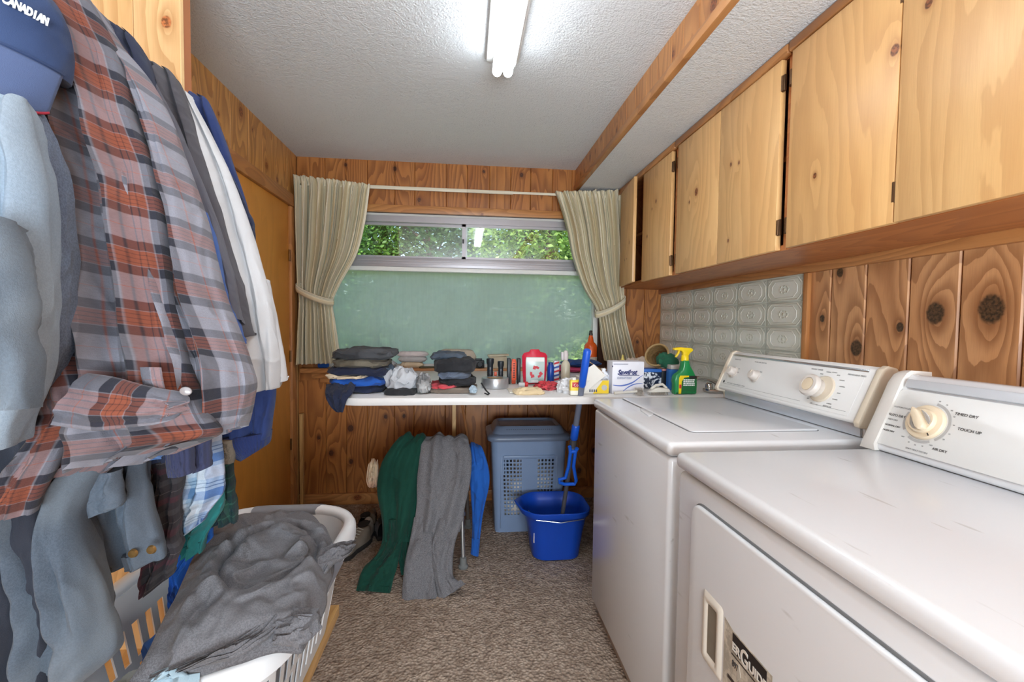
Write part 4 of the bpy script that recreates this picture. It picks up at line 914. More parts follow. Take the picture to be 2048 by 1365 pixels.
# ---------------------------------------------------------------- cloth materials
C_NAVY = cloth((34, 40, 62)); C_BLUE = cloth((34, 84, 168)); C_DKCH = cloth((52, 54, 58), (92, 94, 98), worn=.6, amt=.8); C_OLIVE = cloth((84, 78, 66), (132, 126, 112), worn=.7, amt=.7)  # C_DKCH: lighter second tone paints highlights of the top garment into its colour
C_SLATE = cloth((66, 78, 92), (96, 108, 122), worn=.4, amt=.6); C_BLACK = cloth((34, 35, 38), (62, 62, 66), worn=.4, amt=.6); C_GREY = cloth((104, 106, 110), None, .5); C_WHITE = cloth((188, 188, 190), (184, 186, 190), worn=.3, amt=.35)
C_CREAM = cloth((222, 206, 180), (190, 164, 130), worn=.5); C_BEIGE = cloth((196, 184, 168), (170, 156, 138), worn=.5, amt=.3, weave=500); C_BROWN = cloth((110, 98, 88), (140, 128, 116), worn=.6, amt=.6)
C_RED = cloth((196, 52, 60), (226, 110, 120), worn=.6, amt=.6); C_PINK = cloth((190, 62, 104)); C_GREEN = cloth((22, 66, 54), (34, 88, 74), worn=.35, amt=.35); C_LGREY = cloth((196, 198, 202), (160, 164, 172), worn=.6, amt=.6)
C_HEATH = cloth((96, 95, 98), (118, 118, 122), .5, .5, worn=.3); C_SHIRT = cloth((86, 86, 90), (118, 118, 122), .28, .95, 8, worn=.5); C_ROYAL = cloth((36, 96, 186), (60, 120, 205), worn=.3)
C_CHAR = cloth((70, 68, 74), (92, 90, 96), worn=.3, amt=.5); C_SWEAT = cloth((34, 48, 92), (52, 68, 114), worn=.4, amt=.4); C_DENIM = cloth((74, 84, 96), (124, 132, 138), .10, .5, 5, 900, worn=.8); C_DENL = cloth((118, 132, 146), (146, 156, 164), .08, .5, 5, 900, worn=.8)
C_DEND = cloth((78, 88, 106), (110, 120, 134), .25, .5, worn=.5); C_DARKJ = cloth((40, 44, 54), (66, 68, 76), worn=.5); C_TEAL = cloth((36, 110, 110), (60, 140, 136), worn=.3); C_DENS = cloth((76, 86, 98), (106, 114, 124), .08, .5, 5, 900, worn=.6)
C_RIBN = cloth((52, 56, 84), (76, 80, 106), rib=60, worn=.3); C_RIBB = cloth((34, 46, 90), None, rib=60)
PL_MAIN = plaid((130, 128, 136), [(0, .16, (30, 32, 42), .95), (.16, .42, (134, 66, 36), .92), (.20, .225, (40, 34, 36), .8), (.27, .295, (40, 34, 36), .8), (.34, .365, (40, 34, 36), .8), (.42, .58, (34, 35, 46), .95), (.58, 1.0, (136, 136, 146), .9), (.78, .80, (176, 92, 60), .8)],
    [(0, .16, (30, 32, 42), .95), (.16, .42, (134, 66, 36), .92), (.20, .225, (40, 34, 36), .8), (.27, .295, (40, 34, 36), .8), (.34, .365, (40, 34, 36), .8), (.42, .58, (34, 35, 46), .95), (.58, 1.0, (136, 136, 146), .9), (.78, .80, (176, 92, 60), .8)], .088, .5)
PL_BLUE = plaid((186, 204, 222), [(0, .3, (40, 92, 160), .85), (.36, .40, (30, 60, 100), .8), (.6, .8, (70, 140, 180), .7)], [(0, .25, (44, 96, 166), .85), (.32, .36, (30, 60, 100), .8), (.42, .46, (30, 60, 100), .8), (.55, .9, (232, 236, 240), .9)], .075)
PL_RED = plaid((58, 54, 58), [(0, .2, (110, 50, 66), .8), (.3, .33, (160, 150, 150), .6), (.5, .7, (36, 36, 40), .9)], [(0, .2, (104, 48, 64), .7), (.35, .38, (150, 140, 140), .6), (.6, .8, (88, 86, 90), .8)], .06)
PL_GRN = plaid((30, 60, 56), [(0, .12, (70, 130, 110), .6), (.4, .7, (24, 34, 52), .8)], [(0, .12, (70, 130, 110), .6), (.4, .7, (24, 34, 52), .8)], .03)
# ---------------------------------------------------------------- things on the counter
def fold(S, mat, label, group, rot=0, seed=0, layers=2, name='folded_shirt', cat='clothes', amp=.011, tilt=(0, 0), pv=3.2, p=4):
    g = G(); slab(g, S[0], S[1], rot, seed, layers, amp, p, tilt=tilt, pv=pv); return tag(g.put(name, mat), label, cat, group)
GR1, GR3, GRT = 'folded clothes stacked at the left end of the counter', 'folded clothes in the middle stack on the counter', 'folded towels on the window sill'
Z0 = .902
def stack(items, base, group, y, dep):
    z = base
    for (x0, x1, h, mat, lab, seed, lay, dy_, rot) in items:
        fold((((x0+x1)/2, y+dep/2+dy_, z+h/2), (x1-x0, dep, h*1.3)), mat, lab, group, rot, seed, lay); z += h
stack([(-.60, -.36, .034, C_NAVY, 'dark navy garment at the bottom of the left clothes stack', 3, 2, .02, .02),
    (-.615, -.345, .033, C_BLUE, 'bright blue folded shirt low in the left clothes stack', 4, 2, 0, .04),
    (-.62, -.42, .012, C_CREAM, 'thin cream garment between the blue and navy shirts', 5, 1, -.01, 0),
    (-.62, -.33, .034, C_NAVY, 'navy folded shirt in the middle of the left clothes stack', 6, 2, 0, -.03),
    (-.60, -.345, .036, C_OLIVE, 'olive grey folded trousers under the charcoal top of the left stack', 7, 3, .01, .03),
    (-.60, -.315, .042, C_DKCH, 'wrinkled charcoal garment on top of the left clothes stack', 8, 3, .01, -.02)], Z0, GR1, 1.96, .27)
g = G(); drape(g, [(-0.606, 1.99, 0.946, -0.479, 1.99, 0.946, 0.01), (-0.581, 1.895, 0.924, -0.468, 1.895, 0.924, 0.012), (-0.569, 1.868, 0.903, -0.482, 1.868, 0.903, 0.013), (-0.552, 1.862, 0.873, -0.492, 1.862, 0.873, 0.012), (-0.528, 1.862, 0.846, -0.5, 1.862, 0.846, 0.006)], 24, 20, ((.006, 2, 0, 0),), seed=4)
tag(g.put('shirt_tail', C_NAVY), 'dark navy sleeve hanging off the rounded left end of the counter', 'clothes', GR1)
g = G(); slab(g, *((-0.37, 2.09, 0.989), (0.09, 0.14, 0.068)), .2, 9, 2, .012); tag(g.put('folded_shirt', C_SLATE), 'slate shirt sagging off the right side of the charcoal stack', 'clothes', GR1)
g = G(); slab(g, *((-0.288, 2.01, 0.911), (0.154, 0.16, 0.034)), 0, 3, 1, .006); tag(g.put('folded_shirt', C_BLACK), 'flat black garment under the pale crumpled shirt', 'clothes')
g = G(); slab(g, *((-0.289, 2.045, 0.952), (0.154, 0.17, 0.114)), .05, 21, 3, .028, 2.6, tilt=(-.004, .008), pv=2.0); tag(g.put('crumpled_shirt', C_LGREY), 'pale grey crumpled shirt between the two clothes stacks', 'clothes')
stack([(-.18, .065, .022, C_BROWN, 'brown trousers folded flat at the bottom of the middle stack', 11, 1, 0, 0),
    (-.165, -.03, .012, C_RED, 'red patterned garment near the bottom of the middle stack', 12, 1, -.004, .02),
    (-.13, .055, .030, C_BLACK, 'black folded trousers low in the middle stack', 13, 2, 0, .03),
    (-.13, .03, .030, C_DEND, 'dark jeans folded in the middle stack', 14, 2, -.003, -.03),
    (-.155, .055, .052, C_BLACK, 'large black folded jacket in the middle stack', 15, 1, 0, .02),
    (-.17, .01, .026, C_SLATE, 'slate blue shirt on top of the middle stack', 16, 2, .04, -.05)], Z0, GR3, 1.97, .24)
g = G(); crumple(g, (-0.186, 2.0, 0.944), (.06, .09, .09), 5, .35, 30); tag(g.put('patterned_cloth', cloth((60, 60, 64), (210, 210, 210), worn=1.0, sc=20)), 'black and white patterned cloth poking out left of the middle stack', 'clothes')
g = G(); crumple(g, (0.033, 1.96, 0.923), (.035, .05, .035), 6, .3, 20); tag(g.put('sock', cloth((168, 188, 204))), 'pale blue sock at the right foot of the middle stack', 'clothes')
g = G(); g.tube([(.07, 1.98, .95), (.09, 1.96, .92), (.105, 1.94, .907), (.10, 1.93, .905), (.085, 1.95, .908)], .0035, 6); tag(g.put('strap', plain((30, 30, 32), .7)), 'small black strap loop on the counter beside the middle stack', 'strap')
for (a, lab, sd, mt) in ((((-0.358, 3.01, 0.934), (0.166, 0.1, 0.041)), 'lowest cream towel of the stack on the window sill', 1, C_CREAM), (((-0.355, 3.01, 0.972), (0.204, 0.1, 0.04)), 'middle grey white towel of the stack on the window sill', 2, C_WHITE), (((-0.355, 3.01, 1.006), (0.224, 0.1, 0.037)), 'topmost pale pinkish towel of the stack on the window sill', 3, cloth((212, 202, 204)))):
    fold(a, mt, lab, GRT, 0, sd, 2, 'folded_towel', 'towel', .004)
fold(((-0.061, 3.015, 0.98), (0.284, 0.11, 0.122)), C_BEIGE, 'beige folded towel on the window sill behind the middle clothes stack', GRT, 0, 7, 2, 'folded_towel', 'towel', .005)
g = G(); slab(g, *((-0.142, 2.95, 0.988), (0.193, 0.1, 0.033)), 0, 8, 1, .006)
g = G(); g.box((-.31, 2.975, .9155), (-.12, 3.02, .925), .003); g.rot((-.2, 3, .92), (0, 0, 1), .25); tag(g.put('ruler', plain((84, 76, 50), .6)), 'dark olive stick lying on the sill by the stacked clothes', 'stick')
g = G(); crumple(g, (-0.507, 2.99, 0.939), (.09, .06, .05), 9, .3, 24); tag(g.put('plastic_bag', plain((180, 184, 190), .3, bump=.5, bs=60)), 'crumpled grey plastic bag on the sill left of the towels', 'bag')
g = G(); slab(g, *((-0.926, 2.987, 0.93), (0.075, 0.05, 0.033)), 0, 3, 1, .003); tag(g.put('folded_cloth', C_BLUE), 'blue cloth on the sill under the left curtain', 'cloth')
# tools and bottles
BK = plain((30, 36, 42), .4, var=.1); ORG = plain((216, 84, 50), .45); CLR = plain((206, 214, 206), .15, alpha=.45)
def flash(x, y, h, r, label, orange=0):
    t = thing('flashlight', (x, y, Z0), label, 'flashlight', 'flashlights standing on the counter')
    G().lathe([(r*.9, 0), (r, .003), (r, .028), (r*.78, .036), (r*.78, h-.035), (r, h-.022), (r, h-.002), (r*.85, h)], (x, y, Z0), 20).put('body', BK, t)
    g = G(); 
    for k in range(3): g.lathe([(r*.80, 0), (r*.84, .0015), (r*.80, .003)], (x, y, Z0+.045+k*.01), 20)
    g.put('grip_rings', plain((44, 50, 58), .5), t)
    G().box((x-.004, y-r*1.0, Z0+h*.55), (x+.004, y-r*.7, Z0+h*.66), .001).put('switch', plain((90, 90, 94), .4), t)
    return t
flash(.128, 2.32, .132, .020, 'left black flashlight standing on the counter behind the silver tape'); 
flash(.184, 2.32, .118, .017, 'shorter black flashlight standing between the other two tools')
G().box((.152, 2.30, Z0), (.168, 2.33, Z0+.055), .003); tag(G().box((.150, 2.325, Z0), (.164, 2.335, Z0+.06), .002).put('pocket_knife', ORG), 'small orange tool between the two black flashlights', 'tool')
t = thing('folding_tool', (.25, 2.31, Z0), 'black folding tool with a bright orange blade cover standing on the counter', 'tool')
for x in (.226, .278): G().box((x-.009, 2.29, Z0), (x+.009, 2.33, Z0+.135), .004).put('handle_half', BK, t)
G().box((.238, 2.283, Z0+.02), (.264, 2.30, Z0+.122), .004).box((.241, 2.30, Z0), (.263, 2.325, Z0+.13), .003).put('blade_cover', ORG, t)
g = G(); 
for k in range(9): g.box((.246, 2.281, Z0+.034+k*.009), (.256, 2.284, Z0+.0385+k*.009))
g.put('cover_slots', plain((60, 24, 18), .6), t)['kind'] = 'stuff'
t = thing('duct_tape_roll', (.145, 2.175, Z0), 'roll of silver tape lying on the white counter', 'tape'); TP = plain((188, 190, 194), .28, .75, .04)
G().lathe([(.040, 0), (.066, 0), (.067, .002), (.067, .046), (.066, .048), (.040, .048), (.040, 0)], (.145, 2.175, Z0), 48).put('tape', TP, t); G().lathe([(.0365, .001), (.0395, .001), (.0395, .047), (.0365, .047), (.0365, .001)], (.145, 2.175, Z0), 40).put('core', plain((170, 146, 116), .8), t)
# gadget, booklet box on the sill
t = thing('camera', (.088, 2.985, .9155), 'black compact camera standing on the sill left of the cream box', 'camera')
G().box((.045, 2.965, .9155), (.125, 3.005, .968), .005).put('body', BK, t); G().lathe([(.02, 0), (.02, .014), (.016, .016), (.016, .008), (0, .008)], (.095, 2.965, .942), 20, (0, -1, 0)).put('lens', BK, t); G().box((.06, 2.975, .968), (.11, 2.998, .980), .003).put('viewfinder', plain((60, 64, 68), .4), t)
t = thing('cream_box', (.21, 2.93, .9155), 'cream cardboard box with a tilted lid on the sill behind the flashlights', 'box'); CB = plain((206, 196, 172), .7)
G().box((.155, 2.955, .9155), (.275, 3.03, .995), .002).put('box', CB, t); g = G(); g.box((.148, 2.948, .996), (.29, 3.035, 1.008), .002); g.rot((.22, 3, 1), (0, 1, 0), -.05); g.put('lid', CB, t); G().box((.16, 2.950, 1.012), (.285, 2.956, 1.0125), 0).put('red_edge', ORG, t)
# red dish pouch
t = thing('refill_pouch', (.355, 2.27, Z0), 'red and clear plastic refill pouch printed with three red recycling arrows', 'pouch')
px, pz, py_ = .357, Z0, 2.27
def pouch(sc, y, n_=1): 
    o_ = [(-.058, 0), (.058, 0), (.064, .06), (.068, .15), (.058, .166), (.03, .174), (.022, .186), (-.022, .186), (-.03, .174), (-.058, .166), (-.068, .15), (-.064, .06)]
    return [(px+x*sc, y, pz+.093+(z-.093)*sc) for x, z in o_]
P = []
for k, (sc, yo) in enumerate(((.98, .0), (.9, -.008), (.7, -.016), (.35, -.022))): P.append([(p_[0], py_+yo, p_[2]) for p_ in pouch(sc, 0)])
P = [[(p_[0], py_+.012, p_[2]) for p_ in pouch(.9, 0)]]+P
g = G(); g.grid(P, closeu=True); n_ = len(P[0]); g.add(P[-1], [list(range(n_))]); g.add(P[0], [list(range(n_))]); g.put('bag', plain((206, 40, 66), .3, bump=.2, bs=40), t)
G().prism([(px+x, py_-.021, pz+z) for x, z in ((-.047, .012), (.047, .012), (.05, .13), (.047, .145), (-.047, .145), (-.05, .13))], (0, -.0035, 0), .001).put('clear_window', plain((188, 206, 202), .25, var=.12, vs=30), t)
G().prism([(px+x, py_-.0245, pz+z) for x, z in ((-.046, .122), (.046, .122), (.046, .142), (-.046, .142))], (0, -.0012, 0)).put('white_band', WHT, t)
for k in range(3):
    a0 = k*2*PI/3+PI/2; g = G(); R_ = .028; c = Vector((px+.004, py_-.0255, pz+.066)); pt = lambda a, r_: c+Vector((math.cos(a)*r_, 0, math.sin(a)*r_))
    g.prism([pt(a0-.62, R_*.72), pt(a0-.62, R_*1.12), pt(a0-.2, R_*1.2), pt(a0+.2, R_*1.2), pt(a0+.3, R_*1.4), pt(a0+.75, R_*.92), pt(a0+.2, R_*.5), pt(a0+.12, R_*.74), pt(a0-.2, R_*.74)], (0, -.0008, 0)).put('arrow', plain((196, 40, 54), .5, var=0), t)
g = G(); 
for k in range(6): g.box((px-.018+k*.006, py_-.026, pz+.014), (px-.014+k*.006, py_-.0248, pz+.026))
g.put('small_print', plain((240, 240, 240), .5), t)['kind'] = 'stuff'
def bottle(name, x, y, z, prof, mat, label, cat='bottle', caps=(), seg=24, sq=(1, 1), group=None):
    t = thing(name, (x, y, z), label, cat, group); G().lathe(prof, (x, y, z), seg, sq=sq).put('body', mat, t)
    for nm, pr, mt in caps: G().lathe(pr, (x, y, z), seg, sq=sq).put(nm, mt, t)
    return t
bottle('blue_bottle', .452, 2.32, Z0, [(.017, 0), (.019, .003), (.019, .085), (.014, .10), (.012, .102)], plain((22, 70, 160), .3), 'small blue bottle standing right of the red refill pouch', caps=[('cap', [(.013, .102), (.013, .112), (.0, .114)], plain((18, 52, 130), .35))])
t = thing('toothpaste_box', (.485, 2.34, Z0), 'narrow red and white striped box behind the clear bottle', 'box'); G().box((.474, 2.335, Z0), (.502, 2.36, Z0+.118), .001).put('box', plain((220, 220, 226), .5), t)
for k in range(5): G().prism([(.474, 2.3345, Z0+.01+k*.022), (.502, 2.3345, Z0+.018+k*.022), (.502, 2.3345, Z0+.028+k*.022), (.474, 2.3345, Z0+.02+k*.022)], (0, -.0006, 0)).put('stripe', plain((204, 40, 50) if k % 2 == 0 else (52, 84, 160), .5), t)
t = bottle('squeeze_bottle', .522, 2.27, Z0, [(.024, .028), (.024, .10), (.021, .112), (.013, .125), (.010, .128), (.010, .132)], plain((206, 200, 178), .2, bump=.2, bs=30), 'clear squeeze bottle with a blue liquid at the bottom and a clear cap', caps=[('liquid', [(.023, 0), (.025, .003), (.0245, .028)], plain((20, 74, 140), .2)), ('cap', [(.012, .130), (.013, .134), (.013, .165), (.009, .178), (.0, .18)], plain((222, 214, 214), .2))])
G().box((.497, 2.262, Z0+.128), (.510, 2.28, Z0+.172), .004).put('trigger', plain((220, 216, 220), .3), t)
g = G(); crumple(g, (0.4, 2.14, 0.904), (.115, .12, .06), 12, .38, 36); tag(g.put('red_cloth', C_RED), 'crumpled red cloth on the counter below the refill pouch', 'cloth')
t = thing('small_tube', (.295, 2.17, Z0), 'small clear tube with a red cap lying in front of the refill pouch', 'tube'); G().lathe([(.008, 0), (.012, .003), (.012, .03)], (.262, 2.17, Z0+.0125), 14, (1, 0, 0)).put('tube', plain((220, 222, 224), .3), t); G().lathe([(.014, .03), (.014, .046), (.0, .047)], (.262, 2.17, Z0+.0145), 16, (1, 0, 0)).put('cap', plain((214, 36, 44), .35), t)
tag(G().box((.20, 1.99, Z0), (.36, 2.12, Z0+.004), .001).put('booklet', plain((226, 220, 206), .7)), 'thin cream booklet lying under the folded beige cloth', 'booklet')
g = G(); slab(g, ((0.286, 1.985, 0.907), (0.152, 0.1, 0.037))[0], ((0.286, 1.985, 0.907), (0.152, 0.1, 0.037))[1], .08, 31, 2, .010); tag(g.put('beige_cloth', cloth((226, 206, 168), (200, 170, 126), worn=.4)), 'folded beige knitted cloth near the front edge of the counter', 'cloth')
g = G(); crumple(g, (0.482, 2.02, 0.921), (.10, .1, .08), 17, .4, 34); tag(g.put('plastic_bag', plain((222, 222, 224), .35, bump=.4, bs=50)), 'crumpled white plastic bag left of the yellow bottle', 'bag')
t = thing('yellow_bottle', (.475, 1.93, Z0), 'small yellow and white bottle with a red label behind the mop handle', 'bottle')
bx0 = (0.489, 1.93, 0.903); G().box((bx0[0]-.024, 1.92, Z0), (bx0[0]+.024, 1.95, Z0+.068), .006).put('body', plain((240, 206, 60), .35), t); G().box((bx0[0]-.025, 1.918, Z0), (bx0[0]+.025, 1.951, Z0+.022), .005).put('base', plain((226, 222, 206), .4), t)
G().box((bx0[0]-.016, 1.9185, Z0+.036), (bx0[0]+.018, 1.9205, Z0+.058), .0005).put('label', plain((196, 36, 40), .5), t); text('Co', .018, (bx0[0]-.010, 1.918, Z0+.040), (1, 0, 0), (0, 0, 1), WHT, t); G().lathe([(.010, .068), (.010, .078), (0, .08)], (bx0[0]-.005, 1.935, Z0), 14).put('cap', WHT, t)
# open carton with flaps
cx0, cx1 = .535, .655; t = thing('open_carton', (.595, 2.02, Z0), 'open white and yellow carton with its flaps up, left of the soap box', 'carton'); CW = plain((226, 222, 214), .6); CBR = plain((166, 132, 94), .8)
g = G(); g.box((cx0, 1.96, Z0), (cx1, 1.963, Z0+.062)).box((cx0, 2.10, Z0), (cx1, 2.103, Z0+.07)).box((cx0, 1.963, Z0), (cx0+.003, 2.10, Z0+.066)).box((cx1-.003, 1.963, Z0), (cx1, 2.10, Z0+.066)).box((cx0, 1.963, Z0), (cx1, 2.10, Z0+.003)).put('carton', CW, t)
G().prism([(cx1-.075, 1.9595, Z0+.001), (cx1-.001, 1.9595, Z0+.001), (cx1-.001, 1.9595, Z0+.061), (cx1-.03, 1.9595, Z0+.061)], (0, -.0006, 0)).put('yellow_print', plain((238, 204, 40), .5), t)
G().lathe([(.013, 0), (.013, .001), (0, .001)], (cx1-.022, 1.9588, Z0+.028), 20, (0, -1, 0)).put('seal_print', plain((190, 190, 188), .5), t)
g = G(); 
for k in range(4): g.box((cx0+.028+k*.010, 1.9588, Z0+.008), (cx0+.034+k*.010, 1.96, Z0+.020))
g.put('small_print', plain((70, 80, 100), .6), t)['kind'] = 'stuff'
G().prism([(cx0, 1.955, Z0+.002), (cx1-.02, 1.95, Z0+.085), (cx0+.05, 1.97, Z0+.135), (cx0-.005, 1.975, Z0+.10)], (.001, .002, 0)).put('flap', CW, t)
G().prism([(cx0+.05, 2.02, Z0+.135), (cx1+.005, 2.0, Z0+.075), (cx1-.005, 2.06, Z0+.10), (cx0+.04, 2.09, Z0+.15)], (.001, 0, .002)).put('inner_flap', CBR, t)
for (z_, h_, x0, x1, mt, lb, sd) in ((.902, .04, .52, .80, C_WHITE, 'white cloth at the bottom of the pile behind the open carton', 1), (.942, .03, .50, .80, C_PINK, 'pink cloth in the pile behind the open carton', 2), (.972, .034, .56, .80, cloth((30, 64, 120)), 'dark blue cloth on top of the pile behind the open carton', 3)):
    g = G(); slab(g, ((x0+x1)/2, 2.56, z_+h_/2), (x1-x0, .2, h_*1.1), .05*sd, sd+40, 2, .008); tag(g.put('folded_cloth', mt), lb, 'cloth', 'cloths piled behind the open carton')
tag(G().lathe([(.016, 0), (.020, .035), (.021, .036), (.018, .036), (.014, .004), (0, .003)], (.745, 2.985, .9155), 24).put('cup', plain((206, 202, 196), .4)), 'small white cup on the sill left of the amber bottle', 'cup')
tag(G().box((.66, 2.97, .9155), (.70, 3.0, .95), .003).put('small_box', BK), 'small black box on the sill left of the white cup', 'box')
t = thing('amber_bottle', (.865, 3.01, .9155), 'amber orange plastic bottle with a pale label on the sill by the right curtain', 'bottle')
AM = plain((226, 92, 30), .15, var=.05, coat=.3); G().lathe([(.040, 0), (.044, .004), (.045, .012), (.045, .145), (.042, .160), (.030, .175), (.022, .182), (.016, .215), (.0125, .225), (.0125, .232)], (.865, 3.0, .9155), 32).put('body', AM, t)
G().lathe([(.0455, .03), (.0462, .031), (.0462, .078), (.0455, .079)], (.865, 3.0, .9155), 32).put('label', plain((206, 196, 186), .5), t)
G().lathe([(.014, .228), (.014, .240), (.011, .243), (.011, .258), (.008, .262), (0, .262)], (.865, 3.0, .9155), 20).put('cap', plain((52, 44, 38), .4), t)
# soap powder box
t = thing('soap_powder_box', (.75, 2.0, Z0), 'white laundry powder box with blue lettering and a blue swoosh, beside the washer', 'box'); SBW = plain((228, 228, 236), .45, var=.02); NB = plain((26, 38, 104), .5, var=0); SWB = plain((84, 112, 190), .5, var=0)
a0 = (0.67, 1.96, 0.897); a1 = (0.821, 1.96, 0.897); a2 = (0.817, 1.96, 1.05); x0, x1, zt = a0[0], a1[0], a2[2]
G().box((x0, 1.96, Z0), (x1, 2.04, zt), .002).put('box', SBW, t); hB = zt-Z0; wB = x1-x0
text('Savgilest', .031, (x0+wB*.16, 1.9592, Z0+hB*.60), (1, 0, 0), (0, 0, 1), NB, t, shear=.35, bold=.0012, sx=.86)
G().prism([(x0+wB*.22, 1.9595, Z0+hB*.565), (x0+wB*.86, 1.9595, Z0+hB*.565), (x0+wB*.84, 1.9595, Z0+hB*.583), (x0+wB*.2, 1.9595, Z0+hB*.58)], (0, -.0006, 0)).put('underline', NB, t)
for k, (s_, zz) in enumerate((('LAUNDRY DETERGENT', .50), ('DETERGENT A LESSIVE', .455))): text(s_, .0068, (x0+wB*.15, 1.9592, Z0+hB*zz), (1, 0, 0), (0, 0, 1), plain((110, 120, 160), .6, var=0), t)
text('VVVVVVVVVVVVVVV', .0085, (x0+wB*.03, 1.9592, Z0+hB*.90), (1, 0, 0), (0, 0, 1), NB, t, 'zigzag', sx=.9)
def swoosh(pts_, w_, nm):
    g = G(); P = [[], []]
    for k in range(21):
        q = crv(pts_, k/20); ww = w_*math.sin(PI*min(1, k/20*.9+.1))
        P[0].append((x0+wB*q[0], 1.9593, Z0+hB*q[1]+ww)); P[1].append((x0+wB*q[0], 1.9593, Z0+hB*q[1]-ww))
    g.grid(P); g.put(nm, SWB, t, recalc=False)
swoosh([(.02, .27), (.3, .25), (.62, .34), (.85, .5), (.995, .60)], .0035, 'swoosh'); swoosh([(.28, .02), (.5, .2), (.72, .30), (.99, .32)], .0028, 'swoosh')
text('RM', .010, (x0+.0, 1.966, Z0+hB*.83), (0, -1, 0), (0, 0, 1), NB, t)
g = G(); crumple(g, (x0-.022, 2.03, Z0+.055), (.05, .07, .10), 22, .35, 26); tag(g.put('plastic_bag', plain((230, 232, 238), .3, bump=.4, bs=50)), 'thin white plastic bag squeezed against the left side of the soap box', 'bag')
t = bottle('yellow_tip_bottle', .86, 2.35, Z0, [(.025, 0), (.026, .09), (.018, .105)], plain((226, 214, 170), .4), 'bottle with a pale yellow nozzle rising behind the soap box', caps=[('nozzle', [(.017, .104), (.015, .12), (.006, .135), (.004, .152), (0, .153)], plain((226, 206, 110), .4))])
g = G(); slab(g, (.985, 2.42, .965), (.22, .18, .13), -.1, 45, 3, .02, pv=2.0); tag(g.put('striped_cloth', cloth((222, 208, 192), (186, 150, 132), worn=.5, rib=9)), 'cream striped cloth behind the soap box under the right curtain', 'cloth')
# printed box, dark box, blue carton
t = thing('printed_box', (.90, 2.13, Z0), 'box printed with a white swirl on dark blue, right of the soap box', 'box')
q0 = (0.885, 2.12, 0.996); q1 = (0.979, 2.12, 0.996)
b = N('swirl_print'); v = b.obj(); w_ = b.n('TexNoise', {'Scale': 26.0, 'Detail': 2.0, 'Distortion': 2.5}); b.set(w_, 'Vector', v)
b.set(b.p, 'Base Color', b.mix(b.smooth(w_.outputs[0], .46, .56), lin((26, 40, 66)), lin((226, 230, 236)))); b.setp(Roughness=.35)
G().box((q0[0], 2.12, Z0), (q1[0], 2.20, q0[2]-.012), .001).put('box', b.m, t); G().box((q0[0]-.0005, 2.1195, q0[2]-.012), (q1[0]+.0005, 2.2005, q0[2]+.003), .001).put('blue_band', plain((52, 108, 190), .4), t)
q2 = (1.013, 2.12, 0.991); tag(G().box((q1[0]+.002, 2.12, Z0), (q2[0], 2.19, q2[2]), .001).box((q1[0]+.014, 2.118, Z0+.02), (q1[0]+.019, 2.121, Z0+.085)).put('dark_box', plain((26, 30, 40), .4)), 'narrow black box between the printed box and the blue carton', 'box')
t = thing('blue_carton', (1.02, 2.08, Z0), 'blue carton with a grey top partly hidden by the green spray bottle', 'carton'); q3 = (0.999, 2.06, 1.015); q4 = (1.076, 2.06, 1.015)
G().box((q3[0], 2.06, Z0), (q4[0], 2.11, q3[2]-.012), .001).put('carton', plain((42, 110, 186), .4), t); G().box((q3[0], 2.06, q3[2]-.011), (q4[0], 2.11, q3[2]+.010), .002).put('grey_top', plain((184, 178, 172), .5), t)
# little wicker basket with green bag, standing on the boxes
t = thing('wicker_basket', (.99, 2.16, 1.002), 'small brown wicker basket tilted on its side on top of the boxes', 'basket'); WK = plain((120, 92, 52), .7, var=.35, vs=80, bump=.9, bs=140, bd=.003); c = Vector((0.974, 2.16, 1.064)); axd = Vector((-.62, -.55, .42)).normalized()
q = Vector((0, 0, 1)).rotation_difference(axd); g = G(); R_, nrow = .056, 11
for k in range(nrow):
    f_ = k/(nrow-1); r_ = R_*(.50+.50*math.sin(f_*PI/2)); g.tube([c+q @ Vector((r_*math.cos(a)*1.0, r_*math.sin(a), -.075+.082*f_+.0012*math.sin(a*12+k*PI))) for a in [2*PI*i/48 for i in range(48)]], .0042, 6, closed=True)
g.lathe([(R_*.5, 0), (0, 0)], c+q @ Vector((0, 0, -.075)), 20, axd); g.put('weave', WK, t)
g = G(); g.tube([c+q @ Vector(((R_+.003)*math.cos(a), (R_+.003)*math.sin(a), .010)) for a in [2*PI*i/48 for i in range(48)]], .0052, 8, closed=True).put('rim', plain((156, 128, 84), .6, var=.2, vs=60), t)
g = G(); crumple(g, (c.x+.045, c.y-.035, c.z-.012), (.115, .06, .085), 52, .16, 36, freq=1.6); g.rot(c, (0, 1, 0), .35); tag(g.put('green_pouch', cloth((34, 84, 62), (50, 104, 78), worn=.4)), 'dark green cloth pouch leaning out of the wicker basket', 'pouch')
tag(G().box((c.x+.012, 2.125, .985), (c.x+.055, 2.16, 1.0), .003).put('pink_soap', plain((214, 140, 136), .5)), 'pink soap bar tucked under the green pouch', 'soap')
